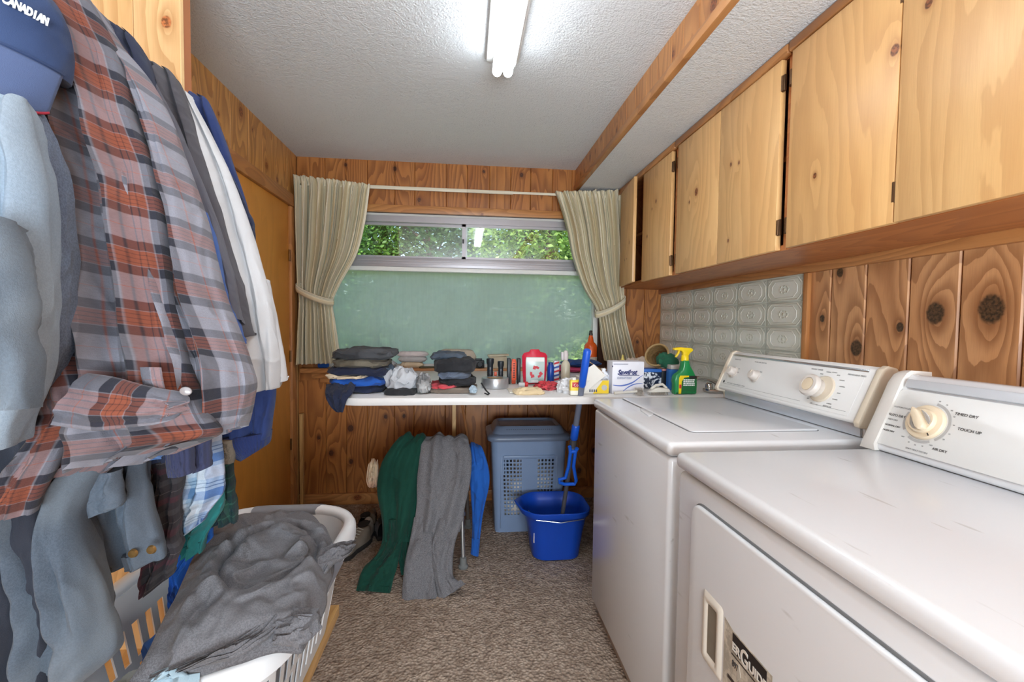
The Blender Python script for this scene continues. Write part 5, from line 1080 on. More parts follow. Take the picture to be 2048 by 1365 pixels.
# green trigger spray bottle
sx0 = (1.012, 1.95, 0.902)[0]; t = thing('spray_bottle', (sx0, 1.95, Z0), 'green spray bottle with a yellow trigger head between the washer and the tiles', 'spray bottle'); GB = plain((22, 132, 70), .28, var=.05, coat=.2)
o_ = [(-.052, 0), (.052, 0), (.054, .005), (.056, .05), (.053, .075), (.038, .105), (.022, .13), (.017, .145), (.016, .158), (-.014, .158), (-.016, .13), (-.020, .112), (-.03, .100), (-.045, .092), (-.054, .08), (-.056, .06), (-.053, .045), (-.054, .004)]
G().prism([(sx0+x, 1.932, Z0+z) for x, z in o_], (0, .04, 0), .008, 3).put('body', GB, t)
YL = plain((240, 206, 26), .35); y0_ = 1.952
g = G(); g.lathe([(.017, .153), (.018, .156), (.017, .176), (.013, .182)], (sx0+.001, y0_, Z0), 24); g.prism([(sx0+x, 1.940, Z0+z) for x, z in ((-.012, .178), (.014, .178), (.020, .190), (.034, .200), (.036, .207), (.026, .214), (-.028, .217), (-.050, .214), (-.056, .213), (-.056, .203), (-.040, .203), (-.020, .200), (-.012, .190))], (0, .024, 0), .003, 2).put('trigger_head', YL, t)
G().prism([(sx0+x, 1.945, Z0+z) for x, z in ((-.034, .203), (-.026, .203), (-.028, .190), (-.040, .172), (-.047, .170), (-.044, .180), (-.036, .192))], (0, .014, 0), .002, 2).put('trigger', YL, t)
lbx = G().prism([(sx0+x, 1.9315, Z0+z) for x, z in ((-.035, .004), (-.022, .004), (-.016, .012), (.048, .012), (.050, .075), (.046, .085), (-.034, .085))], (0, -.0008, 0)).put('label', plain((20, 96, 48), .5), t)
G().prism([(sx0+x, 1.9305, Z0+z) for x, z in ((-.036, .003), (-.024, .003), (-.022, .06), (-.01, .078), (.012, .080), (.012, .087), (-.03, .087), (-.036, .075))], (0, -.0006, 0)).put('label_yellow', YL, lbx)
G().box((sx0-.034, 1.9290, Z0+.028), (sx0-.024, 1.9300, Z0+.046), .0004).put('label_red', plain((204, 40, 36), .5), lbx); G().box((sx0+.014, 1.9300, Z0+.072), (sx0+.049, 1.9306, Z0+.086), .0).put('label_black', plain((24, 22, 20), .5), lbx)
g = G(); rd = random.Random(4)
for k in range(4): 
    x = sx0-.014
    while x < sx0+.038: w_ = rd.uniform(.003, .010); g.box((x, 1.9300, Z0+.040+k*.0082), (min(x+w_, sx0+.04), 1.9306, Z0+.0455+k*.0082)); x += w_+.0018
g.put('small_print', WHT, lbx)['kind'] = 'stuff'
# brushes
def brush(x0, x1, y, z, label, hand):
    t = thing('brush', ((x0+x1)/2, y, z), label, 'brush', 'white cleaning brushes at the right end of the counter'); BW = plain((214, 210, 200), .45)
    if hand: G().prism([(x, y-.02, z+zz) for x, zz in ((x0, .012), (x1, .014), (x1-.004, .03), (x1-.05, .035), (x0+.02, .026))], (0, .04, 0), .005, 2).put('block', BW, t); G().tube([(x0+.015, y, z+.026), (x0+.04, y, z+.044), (x1-.03, y, z+.048), (x1-.01, y, z+.03)], .006, 10).put('handle', BW, t)
    else: G().tube([(x0, y, z+.010), (x0+.05, y, z+.013), (x0+.09, y, z+.016), (x1-.03, y, z+.018)], [.007, .006, .005, .008], 10).put('handle', BW, t)
    g = G(); rd = random.Random(3)
    for _ in range(260):
        x = rd.uniform(x0+.006, x1-.006) if hand else rd.uniform(x1-.036, x1); y_ = y+rd.uniform(-.016, .016); a = rd.uniform(-.3, .3)
        if hand: g.tube([(x, y_, z+.013), (x+a*.01, y_, z+.0005)], .0006, 3, cap=False)
        else: g.tube([(x, y, z+.016), (x+a*.03, y+(y_-y)*1.4, z+.016+math.cos(rd.uniform(0, 3.14))*.018)], .0006, 3, cap=False)
    g.put('bristles', plain((196, 188, 178), .7), t)['kind'] = 'stuff'
brush(.665, .80, 1.915, Z0, 'long thin white brush lying in front of the soap box', False); brush(.825, .925, 1.925, Z0, 'white scrubbing brush with a raised handle, left of the green spray bottle', True)
# faucet
CH = plain((196, 196, 192), .18, .95, .03); t = thing('faucet', (1.19, 1.99, Z0), 'chrome faucet arching behind the washer next to the green spray bottle', 'faucet')
G().tube([(1.20, 1.99, Z0+.03), (1.195, 1.988, Z0+.048), (1.16, 1.98, Z0+.062), (1.11, 1.965, Z0+.072), (1.075, 1.955, Z0+.072), (1.06, 1.95, Z0+.060), (1.058, 1.948, Z0+.044)], [.013, .013, .011, .010, .010, .011, .012], 14).put('spout', CH, t)
G().box((1.14, 1.96, Z0), (1.26, 2.02, Z0+.018), .006).put('base', CH, t)
for x in (1.155, 1.245): G().lathe([(.016, .018), (.018, .022), (.016, .04), (.010, .046), (0, .047)], (x, 1.985, Z0), 20).put('tap_handle', CH, t)
# ---------------------------------------------------------------- clothes hung over the walking frame
g = G(); drape(g, [(-0.343, 2.36, 0.544, -0.212, 2.36, 0.541, 0.012), (-0.338, 2.325, 0.614, -0.202, 2.325, 0.612, 0.016), (-0.338, 2.275, 0.63, -0.197, 2.275, 0.628, 0.018), (-0.366, 2.245, 0.598, -0.2, 2.245, 0.595, 0.02), (-0.418, 2.235, 0.505, -0.201, 2.235, 0.501, 0.026), (-0.432, 2.21, 0.388, -0.208, 2.21, 0.382, 0.028), (-0.401, 2.16, 0.271, -0.222, 2.16, 0.265, 0.026), (-0.381, 2.115, 0.169, -0.25, 2.115, 0.164, 0.02)], 40, 50, ((.014, 1.7, 1, .7), (.005, 3.4, 2, 1.2)), seed=1, wr=(.010, 3, 3))
drape(g, [(-0.398, 2.155, 0.261, -0.293, 2.155, 0.257, 0.02), (-0.391, 2.12, 0.179, -0.293, 2.12, 0.175, 0.024), (-0.413, 2.09, 0.123, -0.302, 2.09, 0.118, 0.026), (-0.46, 2.055, 0.085, -0.311, 2.055, 0.078, 0.026), (-0.478, 2.025, 0.044, -0.324, 2.025, 0.037, 0.024), (-0.482, 1.995, 0.012, -0.33, 1.995, -0.01, 0.02)], 30, 34, ((.012, 1.5, 0, 1.2), (.004, 3, 1, 1.5)), seed=6, wr=(.014, 3, 4.5))
drape(g, [(-0.314, 2.165, 0.254, -0.213, 2.165, 0.25, 0.02), (-0.32, 2.13, 0.122, -0.223, 2.13, 0.118, 0.02), (-0.299, 2.1, 0.016, -0.233, 2.1, 0.012, 0.02)], 24, 20, ((.006, 2, 0, 0),), seed=8)
tag(g.put('trousers', C_GREEN), 'dark green sweatpants draped over the walking frame with one leg on the carpet', 'trousers', 'trousers hung over the walking frame')
g = G(); drape(g, [(-0.212, 2.36, 0.541, -0.0, 2.36, 0.538, 0.012), (-0.214, 2.32, 0.609, 0.01, 2.32, 0.605, 0.016), (-0.22, 2.275, 0.626, 0.015, 2.275, 0.622, 0.018), (-0.224, 2.24, 0.607, 0.02, 2.24, 0.603, 0.02), (-0.226, 2.215, 0.546, 0.033, 2.215, 0.541, 0.022), (-0.235, 2.185, 0.443, 0.028, 2.185, 0.436, 0.026), (-0.232, 2.14, 0.336, 0.004, 2.14, 0.329, 0.026), (-0.242, 2.085, 0.227, -0.021, 2.085, 0.219, 0.024)], 44, 54, ((.010, 1.9, 0, .25), (.004, 4, 2, .4)), seed=11, wr=(.006, 2.5, 3))
drape(g, [(-0.241, 2.12, 0.284, -0.113, 2.12, 0.279, 0.02), (-0.254, 2.07, 0.199, -0.114, 2.07, 0.193, 0.024), (-0.268, 2.02, 0.131, -0.12, 2.02, 0.124, 0.024), (-0.273, 1.98, 0.061, -0.126, 1.98, 0.054, 0.024), (-0.273, 1.935, -0.009, -0.114, 1.935, -0.007, 0.02)], 30, 34, ((.006, 1.5, 0, .5),), seed=16, wr=(.006, 3, 4))
drape(g, [(-0.146, 2.115, 0.283, -0.002, 2.115, 0.278, 0.02), (-0.156, 2.06, 0.2, -0.039, 2.06, 0.195, 0.024), (-0.152, 2.015, 0.128, -0.051, 2.015, 0.124, 0.022), (-0.135, 1.975, 0.069, -0.045, 1.975, 0.064, 0.022), (-0.11, 1.935, -0.023, 0.007, 1.935, 0.056, 0.016)], 30, 34, ((.006, 1.5, 1, .5),), seed=18, wr=(.006, 3, 4))
tag(g.put('trousers', C_HEATH), 'heather grey sweatpants draped over the walking frame, both hems on the carpet', 'trousers', 'trousers hung over the walking frame')
t = thing('sweater', (.03, 2.3, .1), 'bright blue sweatshirt hanging over the right side of the walking frame', 'sweater')
g = G(); drape(g, [(0.013, 2.42, 0.506, 0.055, 2.42, 0.505, 0.02), (0.013, 2.36, 0.557, 0.069, 2.36, 0.556, 0.02), (0.015, 2.31, 0.552, 0.094, 2.31, 0.551, 0.025), (0.021, 2.28, 0.468, 0.123, 2.28, 0.466, 0.03), (0.027, 2.265, 0.387, 0.128, 2.265, 0.384, 0.03), (0.035, 2.255, 0.28, 0.105, 2.255, 0.278, 0.024), (0.039, 2.25, 0.19, 0.09, 2.25, 0.188, 0.02), (0.039, 2.245, 0.105, 0.081, 2.245, 0.104, 0.018)], 30, 44, ((.007, 1.5, 0, .2),), seed=21, wr=(.006, 2.5, 4)); g.put('body', C_ROYAL, t)
g = G(); drape(g, [(0.037, 2.245, 0.111, 0.081, 2.245, 0.109, 0.019), (0.035, 2.24, 0.063, 0.078, 2.24, 0.062, 0.017), (0.032, 2.235, 0.032, 0.073, 2.235, 0.017, 0.016)], 24, 10, (), seed=22, wr=(.001, 5, 3)); g.put('ribbed_cuff', cloth((36, 96, 186), (60, 120, 205), worn=.3, rib=40), t)
g = G(); drape(g, [(-0.488, 2.34, 0.46, -0.452, 2.34, 0.459, 0.012), (-0.487, 2.31, 0.496, -0.447, 2.31, 0.495, 0.014), (-0.494, 2.285, 0.478, -0.439, 2.285, 0.477, 0.016), (-0.5, 2.28, 0.415, -0.438, 2.28, 0.414, 0.016), (-0.491, 2.28, 0.376, -0.446, 2.28, 0.375, 0.012)], 26, 24, ((.006, 3, 0, 0),), seed=25, wr=(.008, 6, 6)); tag(g.put('floral_cloth', cloth((228, 212, 182), (214, 140, 120), worn=.6, sc=20)), 'cream floral cloth hanging left of the green sweatpants', 'cloth')
# ---------------------------------------------------------------- laundry basket on the bench
t = thing('bench', (-.72, .7, 0), 'low pale wooden bench carrying the laundry basket', 'bench')
board(t, W_RAW, (-1.05, -.2, .30), (-.388, 1.395, .332), 0, 1, name='seat', rk=0, nrm=None)
for y in (.0, 1.2): board(t, W_RAW, (-1.0, y, 0), (-.45, y+.03, .30), 2, 0, name='leg', rk=0)
board(t, W_RAW, (-.46, .03, .22), (-.44, 1.2, .30), 2, 1, name='apron', rk=0)
WP = plain((228, 230, 232), .32, var=.02, coat=.15); GP = plain((138, 142, 150), .45); kx, ky = -.548, 1.088
t = thing('laundry_basket', (kx, ky, .334), 'large white plastic laundry basket with grey grips, slotted sides and clothes inside', 'laundry basket')
NB_ = 176; P = []; zs = [.336, .35, .372, .39, .405, .42, .435, .45, .465, .48, .50, .52, .54, .565, .59, .612]
for z in zs: f_ = (z-.336)/.276; P.append(ringpts(kx, ky, (.157+.044*f_), .272+.066*f_, .10+.03*f_, z, NB_))
def bh(j, i): return 2 <= j <= 11 and (i % 4 in (0, 1)) and not (j == 6 and False) and (2 <= j <= 6 or 8 <= j <= 11) and (i // 4) % 11 != 10
g = G(); perf_wall(g, P, bh, .0035); g.put('body', WP, t); g = G(); g.prism([p_ for p_ in P[0]], (0, 0, .004)).put('bottom', WP, t)
def rim(i0, i1, mat, nm, sc=1.0, N_=120):
    R0 = [ringpts(kx, ky, .199+o_, .334+o_, .130+o_, .612+dz, N_) for o_, dz in ((0, 0), (-.001, .012), (.004, .020), (.014, .024), (.026, .020), (.033, .008), (.033, -.022), (.029, -.022), (.028, .004), (.018, .014), (.006, .010), (.003, -.004))]
    g = G(); P_ = []
    for i in range(i0, i1+1):
        c_ = Vector((sum(r[i % N_][0] for r in R0)/12, sum(r[i % N_][1] for r in R0)/12, .612)); P_.append([c_+(Vector(r[i % N_])-c_)*sc for r in R0])
    g.grid(P_, closeu=True); 
    if i1-i0 < N_: g.add(P_[0], [list(range(12))]); g.add(P_[-1], [list(range(12))])
    g.put(nm, mat, t)
rim(0, 120, WP, 'rim')
def arcidx(x, y):
    r_ = ringpts(kx, ky, .199, .334, .130, 0, 120); return min(range(120), key=lambda i: (r_[i][0]-x)**2+(r_[i][1]-y)**2)
a = arcidx(-.36, 1.18); c = arcidx(-.36, 1.03); lo_, hi_ = min(a, c), max(a, c)
if hi_-lo_ > 60: lo_, hi_ = hi_, lo_+120
rim(lo_, hi_, GP, 'grip', 1.07)
a = arcidx(-.66, 1.44); c = arcidx(-.46, 1.45); lo_, hi_ = min(a, c), max(a, c)
if hi_-lo_ > 60: lo_, hi_ = hi_, lo_+120
rim(lo_, hi_, GP, 'grip', 1.07)
# clothes inside
for k, (x, y, z, sx_, sy_, sz_, mt, lb) in enumerate(((-.53, 1.22, .50, .28, .28, .24, C_HEATH, 'grey clothes filling the far end of the laundry basket'), (-.54, 1.0, .50, .24, .26, .2, C_ROYAL, 'blue garment under the grey shirt in the laundry basket'), (-.54, .84, .50, .22, .16, .16, cloth((150, 176, 190), (200, 214, 220), worn=.5), 'light blue cloth at the near end of the laundry basket'))):
    g = G(); crumple(g, (x, y, z), (sx_, sy_, sz_), 60+k, .18, 44); tag(g.put('crumpled_clothes', mt), lb, 'clothes', 'clothes inside the laundry basket')
g = G(); drape(g, [tuple(a)+tuple(b_)+(.01,) for a, b_ in zip([(-0.479, 0.745, 0.655), (-0.503, 0.747, 0.645), (-0.514, 0.746, 0.635), (-0.524, 0.744, 0.62)], [(-0.458, 0.737, 0.66), (-0.442, 0.735, 0.65), (-0.431, 0.732, 0.64), (-0.414, 0.722, 0.63)])], 20, 16, ((.006, 2, 0, 0),), seed=33); tag(g.put('blue_cloth', cloth((150, 176, 190), (200, 214, 220), worn=.5)), 'pale blue cloth corner poking out below the grey shirt in the basket', 'cloth')
# the grey shirt spread over the basket
def coons(L_, R_, T_, B_, s_, t_):
    l, r_, tp_, bt = [Vector(crv(q_, u_)) for q_, u_ in ((L_, t_), (R_, t_), (T_, s_), (B_, s_))]
    c00, c10, c01, c11 = Vector(T_[0]), Vector(T_[-1]), Vector(B_[0]), Vector(B_[-1])
    return l*(1-s_)+r_*s_+tp_*(1-t_)+bt*t_-(c00*(1-s_)*(1-t_)+c10*s_*(1-t_)+c01*(1-s_)*t_+c11*s_*t_)
LB = [(-0.655, 1.238, 0.67), (-0.626, 1.09, 0.67), (-0.576, 0.937, 0.67), (-0.544, 0.833, 0.665), (-0.529, 0.769, 0.65), (-0.539, 0.75, 0.63)]
TB = [(-0.655, 1.238, 0.67), (-0.618, 1.276, 0.675), (-0.526, 1.295, 0.675), (-0.455, 1.306, 0.665), (-0.4, 1.257, 0.655), (-0.342, 1.157, 0.65)]
RB = [(-0.342, 1.157, 0.65), (-0.309, 1.052, 0.648), (-0.3, 0.977, 0.65), (-0.281, 0.899, 0.655), (-0.282, 0.832, 0.655), (-0.287, 0.791, 0.65)]
BBt = [(-0.539, 0.75, 0.63), (-0.449, 0.746, 0.65), (-0.386, 0.762, 0.655), (-0.349, 0.78, 0.655), (-0.322, 0.787, 0.655), (-0.287, 0.791, 0.65)]
P = []; UV = []; NN = 120
for j in range(NN+1):
    row = []; ur = []
    for i in range(NN+1):
        s_, t_ = i/NN, j/NN; p_ = coons(LB, RB, TB, BBt, s_, t_); ed = min(s_, 1-s_, t_, 1-t_); m_ = min(1, ed/.14)
        x, y = p_.x*9, p_.y*9
        w_ = .013*(1-3*abs(nz(x*.9+.8*nz(x, y, 4), y*.55, 3)))+.008*(1-3*abs(nz(x*1.7, y*1.4+nz(x*.7, y, 9), 6)))+.004*nz(x*4, y*4, 1)
        d_ = math.hypot((p_.x+.43)/.085, (p_.y-1.02)/.13)          # the sunken neck opening
        w_ += -.020*math.exp(-((d_-1)/.12)**2)+.012*math.exp(-((d_-1.22)/.14)**2)+(.004 if d_ < 1 else 0)
        bul = .030*math.sin(PI*s_)*math.sin(PI*t_)
        p_.z += (w_+bul)*(.25+.75*m_)-.018*(1-min(1, ed/.03)); row.append(p_); ur.append((s_*.4, t_*.6))
    P.append(row); UV.append(ur)
sh = thing('grey_shirt', (-.48, 1.0, .62), 'wrinkled heather grey t-shirt spread over the white laundry basket', 'shirt')
g = G(); g.grid(P, UV); o = g.put('body', C_SHIRT, sh, recalc=False); m = o.modifiers.new('thickness', 'SOLIDIFY'); m.thickness = .005; m.offset = -1
g = G(); drape(g, [tuple(a)+tuple(b_)+(th,) for a, b_, th in zip([(-0.344, 1.079, 0.665), (-0.317, 1.085, 0.672), (-0.297, 1.111, 0.668), (-0.285, 1.14, 0.655)], [(-0.31, 0.971, 0.66), (-0.295, 1.019, 0.668), (-0.28, 1.054, 0.66), (-0.277, 1.105, 0.65)], (.012, .012, .011, .010))], 26, 20, ((.004, 2, 0, 0),), seed=36); g.put('sleeve', C_SHIRT, sh)
g = G(); drape(g, [tuple(a)+tuple(b_)+(th,) for a, b_, th in zip([(-0.344, 0.851, 0.67), (-0.314, 0.841, 0.675), (-0.292, 0.835, 0.675), (-0.282, 0.832, 0.665)], [(-0.328, 0.778, 0.66), (-0.295, 0.769, 0.665), (-0.279, 0.77, 0.665), (-0.277, 0.781, 0.655)], (.010, .018, .020, .020))], 30, 20, ((.004, 2, 0, 0),), seed=37, hem=.03); g.put('sleeve', C_SHIRT, sh)
g = G(); drape(g, [tuple(a)+tuple(b_)+(th,) for a, b_, th in zip([(-0.352, 0.837, 0.68), (-0.369, 0.789, 0.68), (-0.402, 0.757, 0.672), (-0.448, 0.743, 0.665), (-0.503, 0.747, 0.645)], [(-0.324, 0.8, 0.68), (-0.346, 0.764, 0.672), (-0.384, 0.745, 0.665), (-0.437, 0.737, 0.655), (-0.494, 0.744, 0.635)], (.007, .009, .009, .009, .008))], 20, 40, ((.002, 1, 0, 3),), seed=38); g.put('side_seam', C_SHIRT, sh)
# ---------------------------------------------------------------- the hanging clothes
HGR = 'clothes hanging on the closet rod'
o = G().tube([(-.84, -.3, 1.80), (-.84, 1.249, 1.80)], .016, 14).put('closet_rod', W_RAW); o['seed'] = 5.0; tag(o, 'round wooden closet rod carrying the hanging clothes', 'rod')
def hang(name, cat, mat, label, pieces, parts=()):
    t = None; g = G()
    for rows, folds, wr, seed, *us in pieces: drape(g, rows, 44, 60, folds, wr, seed, us=us[0] if us else 1, uvo=(us[1] if us else 0, 0))
    if not parts: return tag(g.put(name, mat), label, cat, HGR)
    lo = Vector((sum(p.x for p in g.v)/len(g.v), sum(p.y for p in g.v)/len(g.v), min(p.z for p in g.v)))
    t = thing(name, lo, label, cat, HGR); g.put('body', mat, t)
    for nm, mt, rows, folds, wr, seed in parts: q = G(); drape(q, rows, 32, 30, folds, wr, seed); q.put(nm, mt, t)
    return t
F1 = ((.010, 2.5, 0, .4), (.005, 6, 1, .8))
hang('sweatshirt', 'sweatshirt', C_SWEAT, 'royal blue sweatshirt hanging deepest on the rod, its ribbed hem showing below the white shirt',
    [([(-0.673, 1.12, 1.742, -0.623, 1.12, 1.745, 0.012), (-0.682, 1.12, 1.728, -0.605, 1.12, 1.732, 0.03), (-0.687, 1.12, 1.67, -0.582, 1.12, 1.676, 0.04), (-0.684, 1.12, 1.568, -0.548, 1.12, 1.574, 0.045), (-0.678, 1.12, 1.441, -0.51, 1.12, 1.447, 0.045), (-0.661, 1.12, 1.266, -0.484, 1.12, 1.269, 0.045), (-0.641, 1.12, 1.148, -0.465, 1.12, 1.149, 0.045), (-0.62, 1.12, 1.04, -0.458, 1.12, 1.039, 0.05), (-0.599, 1.11, 0.957, -0.463, 1.11, 0.956, 0.05), (-0.585, 1.11, 0.927, -0.471, 1.11, 0.934, 0.045)], F1, (.010, 4, 4), 51)],
    [('ribbed_hem', C_RIBB, [(-0.584, 1.105, 0.944, -0.464, 1.105, 0.955, 0.05), (-0.556, 1.105, 0.904, -0.469, 1.105, 0.927, 0.046), (-0.529, 1.105, 0.884, -0.478, 1.105, 0.917, 0.04)], (), (.002, 4, 2), 52)])
hang('t_shirt', 'shirt', C_NAVY, 'dark navy t-shirt edge between the blue sweatshirt and the white shirt', [([(-0.627, 1.06, 1.689, -0.617, 1.06, 1.689, 0.01), (-0.62, 1.06, 1.605, -0.569, 1.06, 1.607, 0.025), (-0.611, 1.06, 1.54, -0.525, 1.06, 1.544, 0.025), (-0.602, 1.06, 1.463, -0.49, 1.06, 1.468, 0.025), (-0.596, 1.06, 1.435, -0.476, 1.06, 1.439, 0.025), (-0.593, 1.06, 1.375, -0.474, 1.06, 1.379, 0.02), (-0.594, 1.06, 1.264, -0.488, 1.06, 1.266, 0.02)], F1, (.006, 4, 4), 53)])
hang('white_shirt', 'shirt', C_WHITE, 'white long sleeved shirt hanging past the others, beside the door',
    [([(-0.591, 1.0, 1.692, -0.582, 1.0, 1.693, 0.01), (-0.595, 1.0, 1.669, -0.572, 1.0, 1.67, 0.02), (-0.585, 1.0, 1.583, -0.528, 1.0, 1.586, 0.03), (-0.576, 1.0, 1.532, -0.502, 1.0, 1.535, 0.035), (-0.566, 1.0, 1.47, -0.478, 1.0, 1.474, 0.04), (-0.559, 1.0, 1.408, -0.459, 1.0, 1.412, 0.045), (-0.54, 1.0, 1.346, -0.439, 1.0, 1.349, 0.045), (-0.521, 0.99, 1.262, -0.413, 0.99, 1.263, 0.045), (-0.507, 0.99, 1.199, -0.404, 0.99, 1.2, 0.05), (-0.482, 0.98, 1.136, -0.392, 0.98, 1.136, 0.05), (-0.461, 0.98, 1.083, -0.393, 0.98, 1.083, 0.045), (-0.456, 0.98, 1.068, -0.396, 0.98, 1.077, 0.04)], ((.012, 2.4, 1, .4), (.006, 5, 0, .9)), (.007, 2.6, 4), 55)],
    [('sleeve', C_WHITE, [(-0.464, 1.02, 1.308, -0.43, 1.02, 1.308, 0.02), (-0.445, 1.01, 1.221, -0.411, 1.01, 1.221, 0.025), (-0.426, 1.0, 1.135, -0.393, 1.0, 1.135, 0.025), (-0.416, 1.0, 1.093, -0.388, 1.0, 1.093, 0.022), (-0.411, 1.0, 1.085, -0.388, 1.0, 1.089, 0.02)], ((.004, 2, 0, 0),), (.006, 4, 5), 56)])
hang('charcoal_t_shirt', 'shirt', C_CHAR, 'charcoal t-shirt with a rounded shoulder hanging in front of the white shirt', [([(-0.622, 0.94, 1.709, -0.591, 0.94, 1.711, 0.01), (-0.629, 0.94, 1.699, -0.577, 0.94, 1.703, 0.025), (-0.628, 0.94, 1.675, -0.566, 0.94, 1.68, 0.035), (-0.617, 0.94, 1.605, -0.542, 0.94, 1.609, 0.04), (-0.601, 0.94, 1.52, -0.516, 0.94, 1.524, 0.045), (-0.584, 0.94, 1.434, -0.489, 0.94, 1.437, 0.045), (-0.567, 0.94, 1.356, -0.466, 0.94, 1.359, 0.045), (-0.544, 0.93, 1.297, -0.445, 0.93, 1.299, 0.045), (-0.522, 0.93, 1.239, -0.433, 0.93, 1.24, 0.045), (-0.48, 0.92, 1.2, -0.42, 0.92, 1.201, 0.04), (-0.46, 0.92, 1.177, -0.419, 0.92, 1.189, 0.035)], ((.014, 2.6, 0, .5), (.006, 6, 1, .8)), (.010, 4, 4), 57)])
hang('slate_t_shirt', 'shirt', cloth((82, 82, 92), (104, 104, 112), worn=.3), 'slate grey t-shirt squeezed between the charcoal and the blue shirts', [([(-0.611, 0.89, 1.663, -0.579, 0.89, 1.666, 0.01), (-0.597, 0.89, 1.584, -0.542, 0.89, 1.587, 0.03), (-0.582, 0.89, 1.503, -0.508, 0.89, 1.507, 0.035), (-0.555, 0.885, 1.403, -0.468, 0.885, 1.406, 0.035), (-0.531, 0.88, 1.329, -0.444, 0.88, 1.332, 0.035), (-0.511, 0.88, 1.256, -0.427, 0.88, 1.257, 0.035), (-0.471, 0.87, 1.201, -0.418, 0.87, 1.22, 0.03)], F1, (.008, 4, 4), 58)])
hang('blue_shirt', 'shirt', cloth((50, 84, 150), (80, 116, 176), worn=.4), 'narrow strip of a mid blue shirt between the plaid jacket and the slate shirt', [([(-0.485, 0.84, 1.412, -0.465, 0.84, 1.413, 0.02), (-0.478, 0.84, 1.343, -0.446, 0.84, 1.344, 0.025), (-0.471, 0.84, 1.272, -0.432, 0.84, 1.273, 0.025), (-0.455, 0.84, 1.21, -0.411, 0.84, 1.211, 0.025), (-0.439, 0.84, 1.169, -0.398, 0.84, 1.177, 0.02)], F1, (.008, 4, 4), 59)])
hang('navy_sweater', 'sweater', C_NAVY, 'navy sweater shoulder behind the plaid jacket, ribbed cuffs showing under it',
    [([(-0.621, 0.86, 1.728, -0.603, 0.86, 1.73, 0.01), (-0.626, 0.86, 1.712, -0.589, 0.86, 1.715, 0.025), (-0.628, 0.86, 1.671, -0.572, 0.86, 1.676, 0.04), (-0.623, 0.86, 1.629, -0.561, 0.86, 1.633, 0.045), (-0.61, 0.86, 1.57, -0.552, 0.86, 1.573, 0.045), (-0.596, 0.86, 1.431, -0.53, 0.86, 1.433, 0.045), (-0.583, 0.86, 1.254, -0.508, 0.86, 1.255, 0.045), (-0.577, 0.87, 1.071, -0.491, 0.87, 1.071, 0.045), (-0.576, 0.87, 0.997, -0.479, 0.87, 0.995, 0.04), (-0.574, 0.87, 0.955, -0.492, 0.87, 0.972, 0.035)], F1, (.010, 4, 5), 61)],
    [('ribbed_cuff', C_RIBN, [(-0.508, 0.8, 1.032, -0.465, 0.8, 1.031, 0.02), (-0.505, 0.8, 0.993, -0.464, 0.8, 0.992, 0.022), (-0.501, 0.8, 0.953, -0.463, 0.8, 0.957, 0.022)], (), (.002, 3, 2), 62), ('ribbed_cuff', C_RIBN, [(-0.491, 0.84, 1.014, -0.459, 0.84, 1.014, 0.02), (-0.489, 0.84, 0.981, -0.458, 0.84, 0.98, 0.02), (-0.484, 0.84, 0.945, -0.458, 0.84, 0.954, 0.02)], (), (.002, 3, 2), 63)])
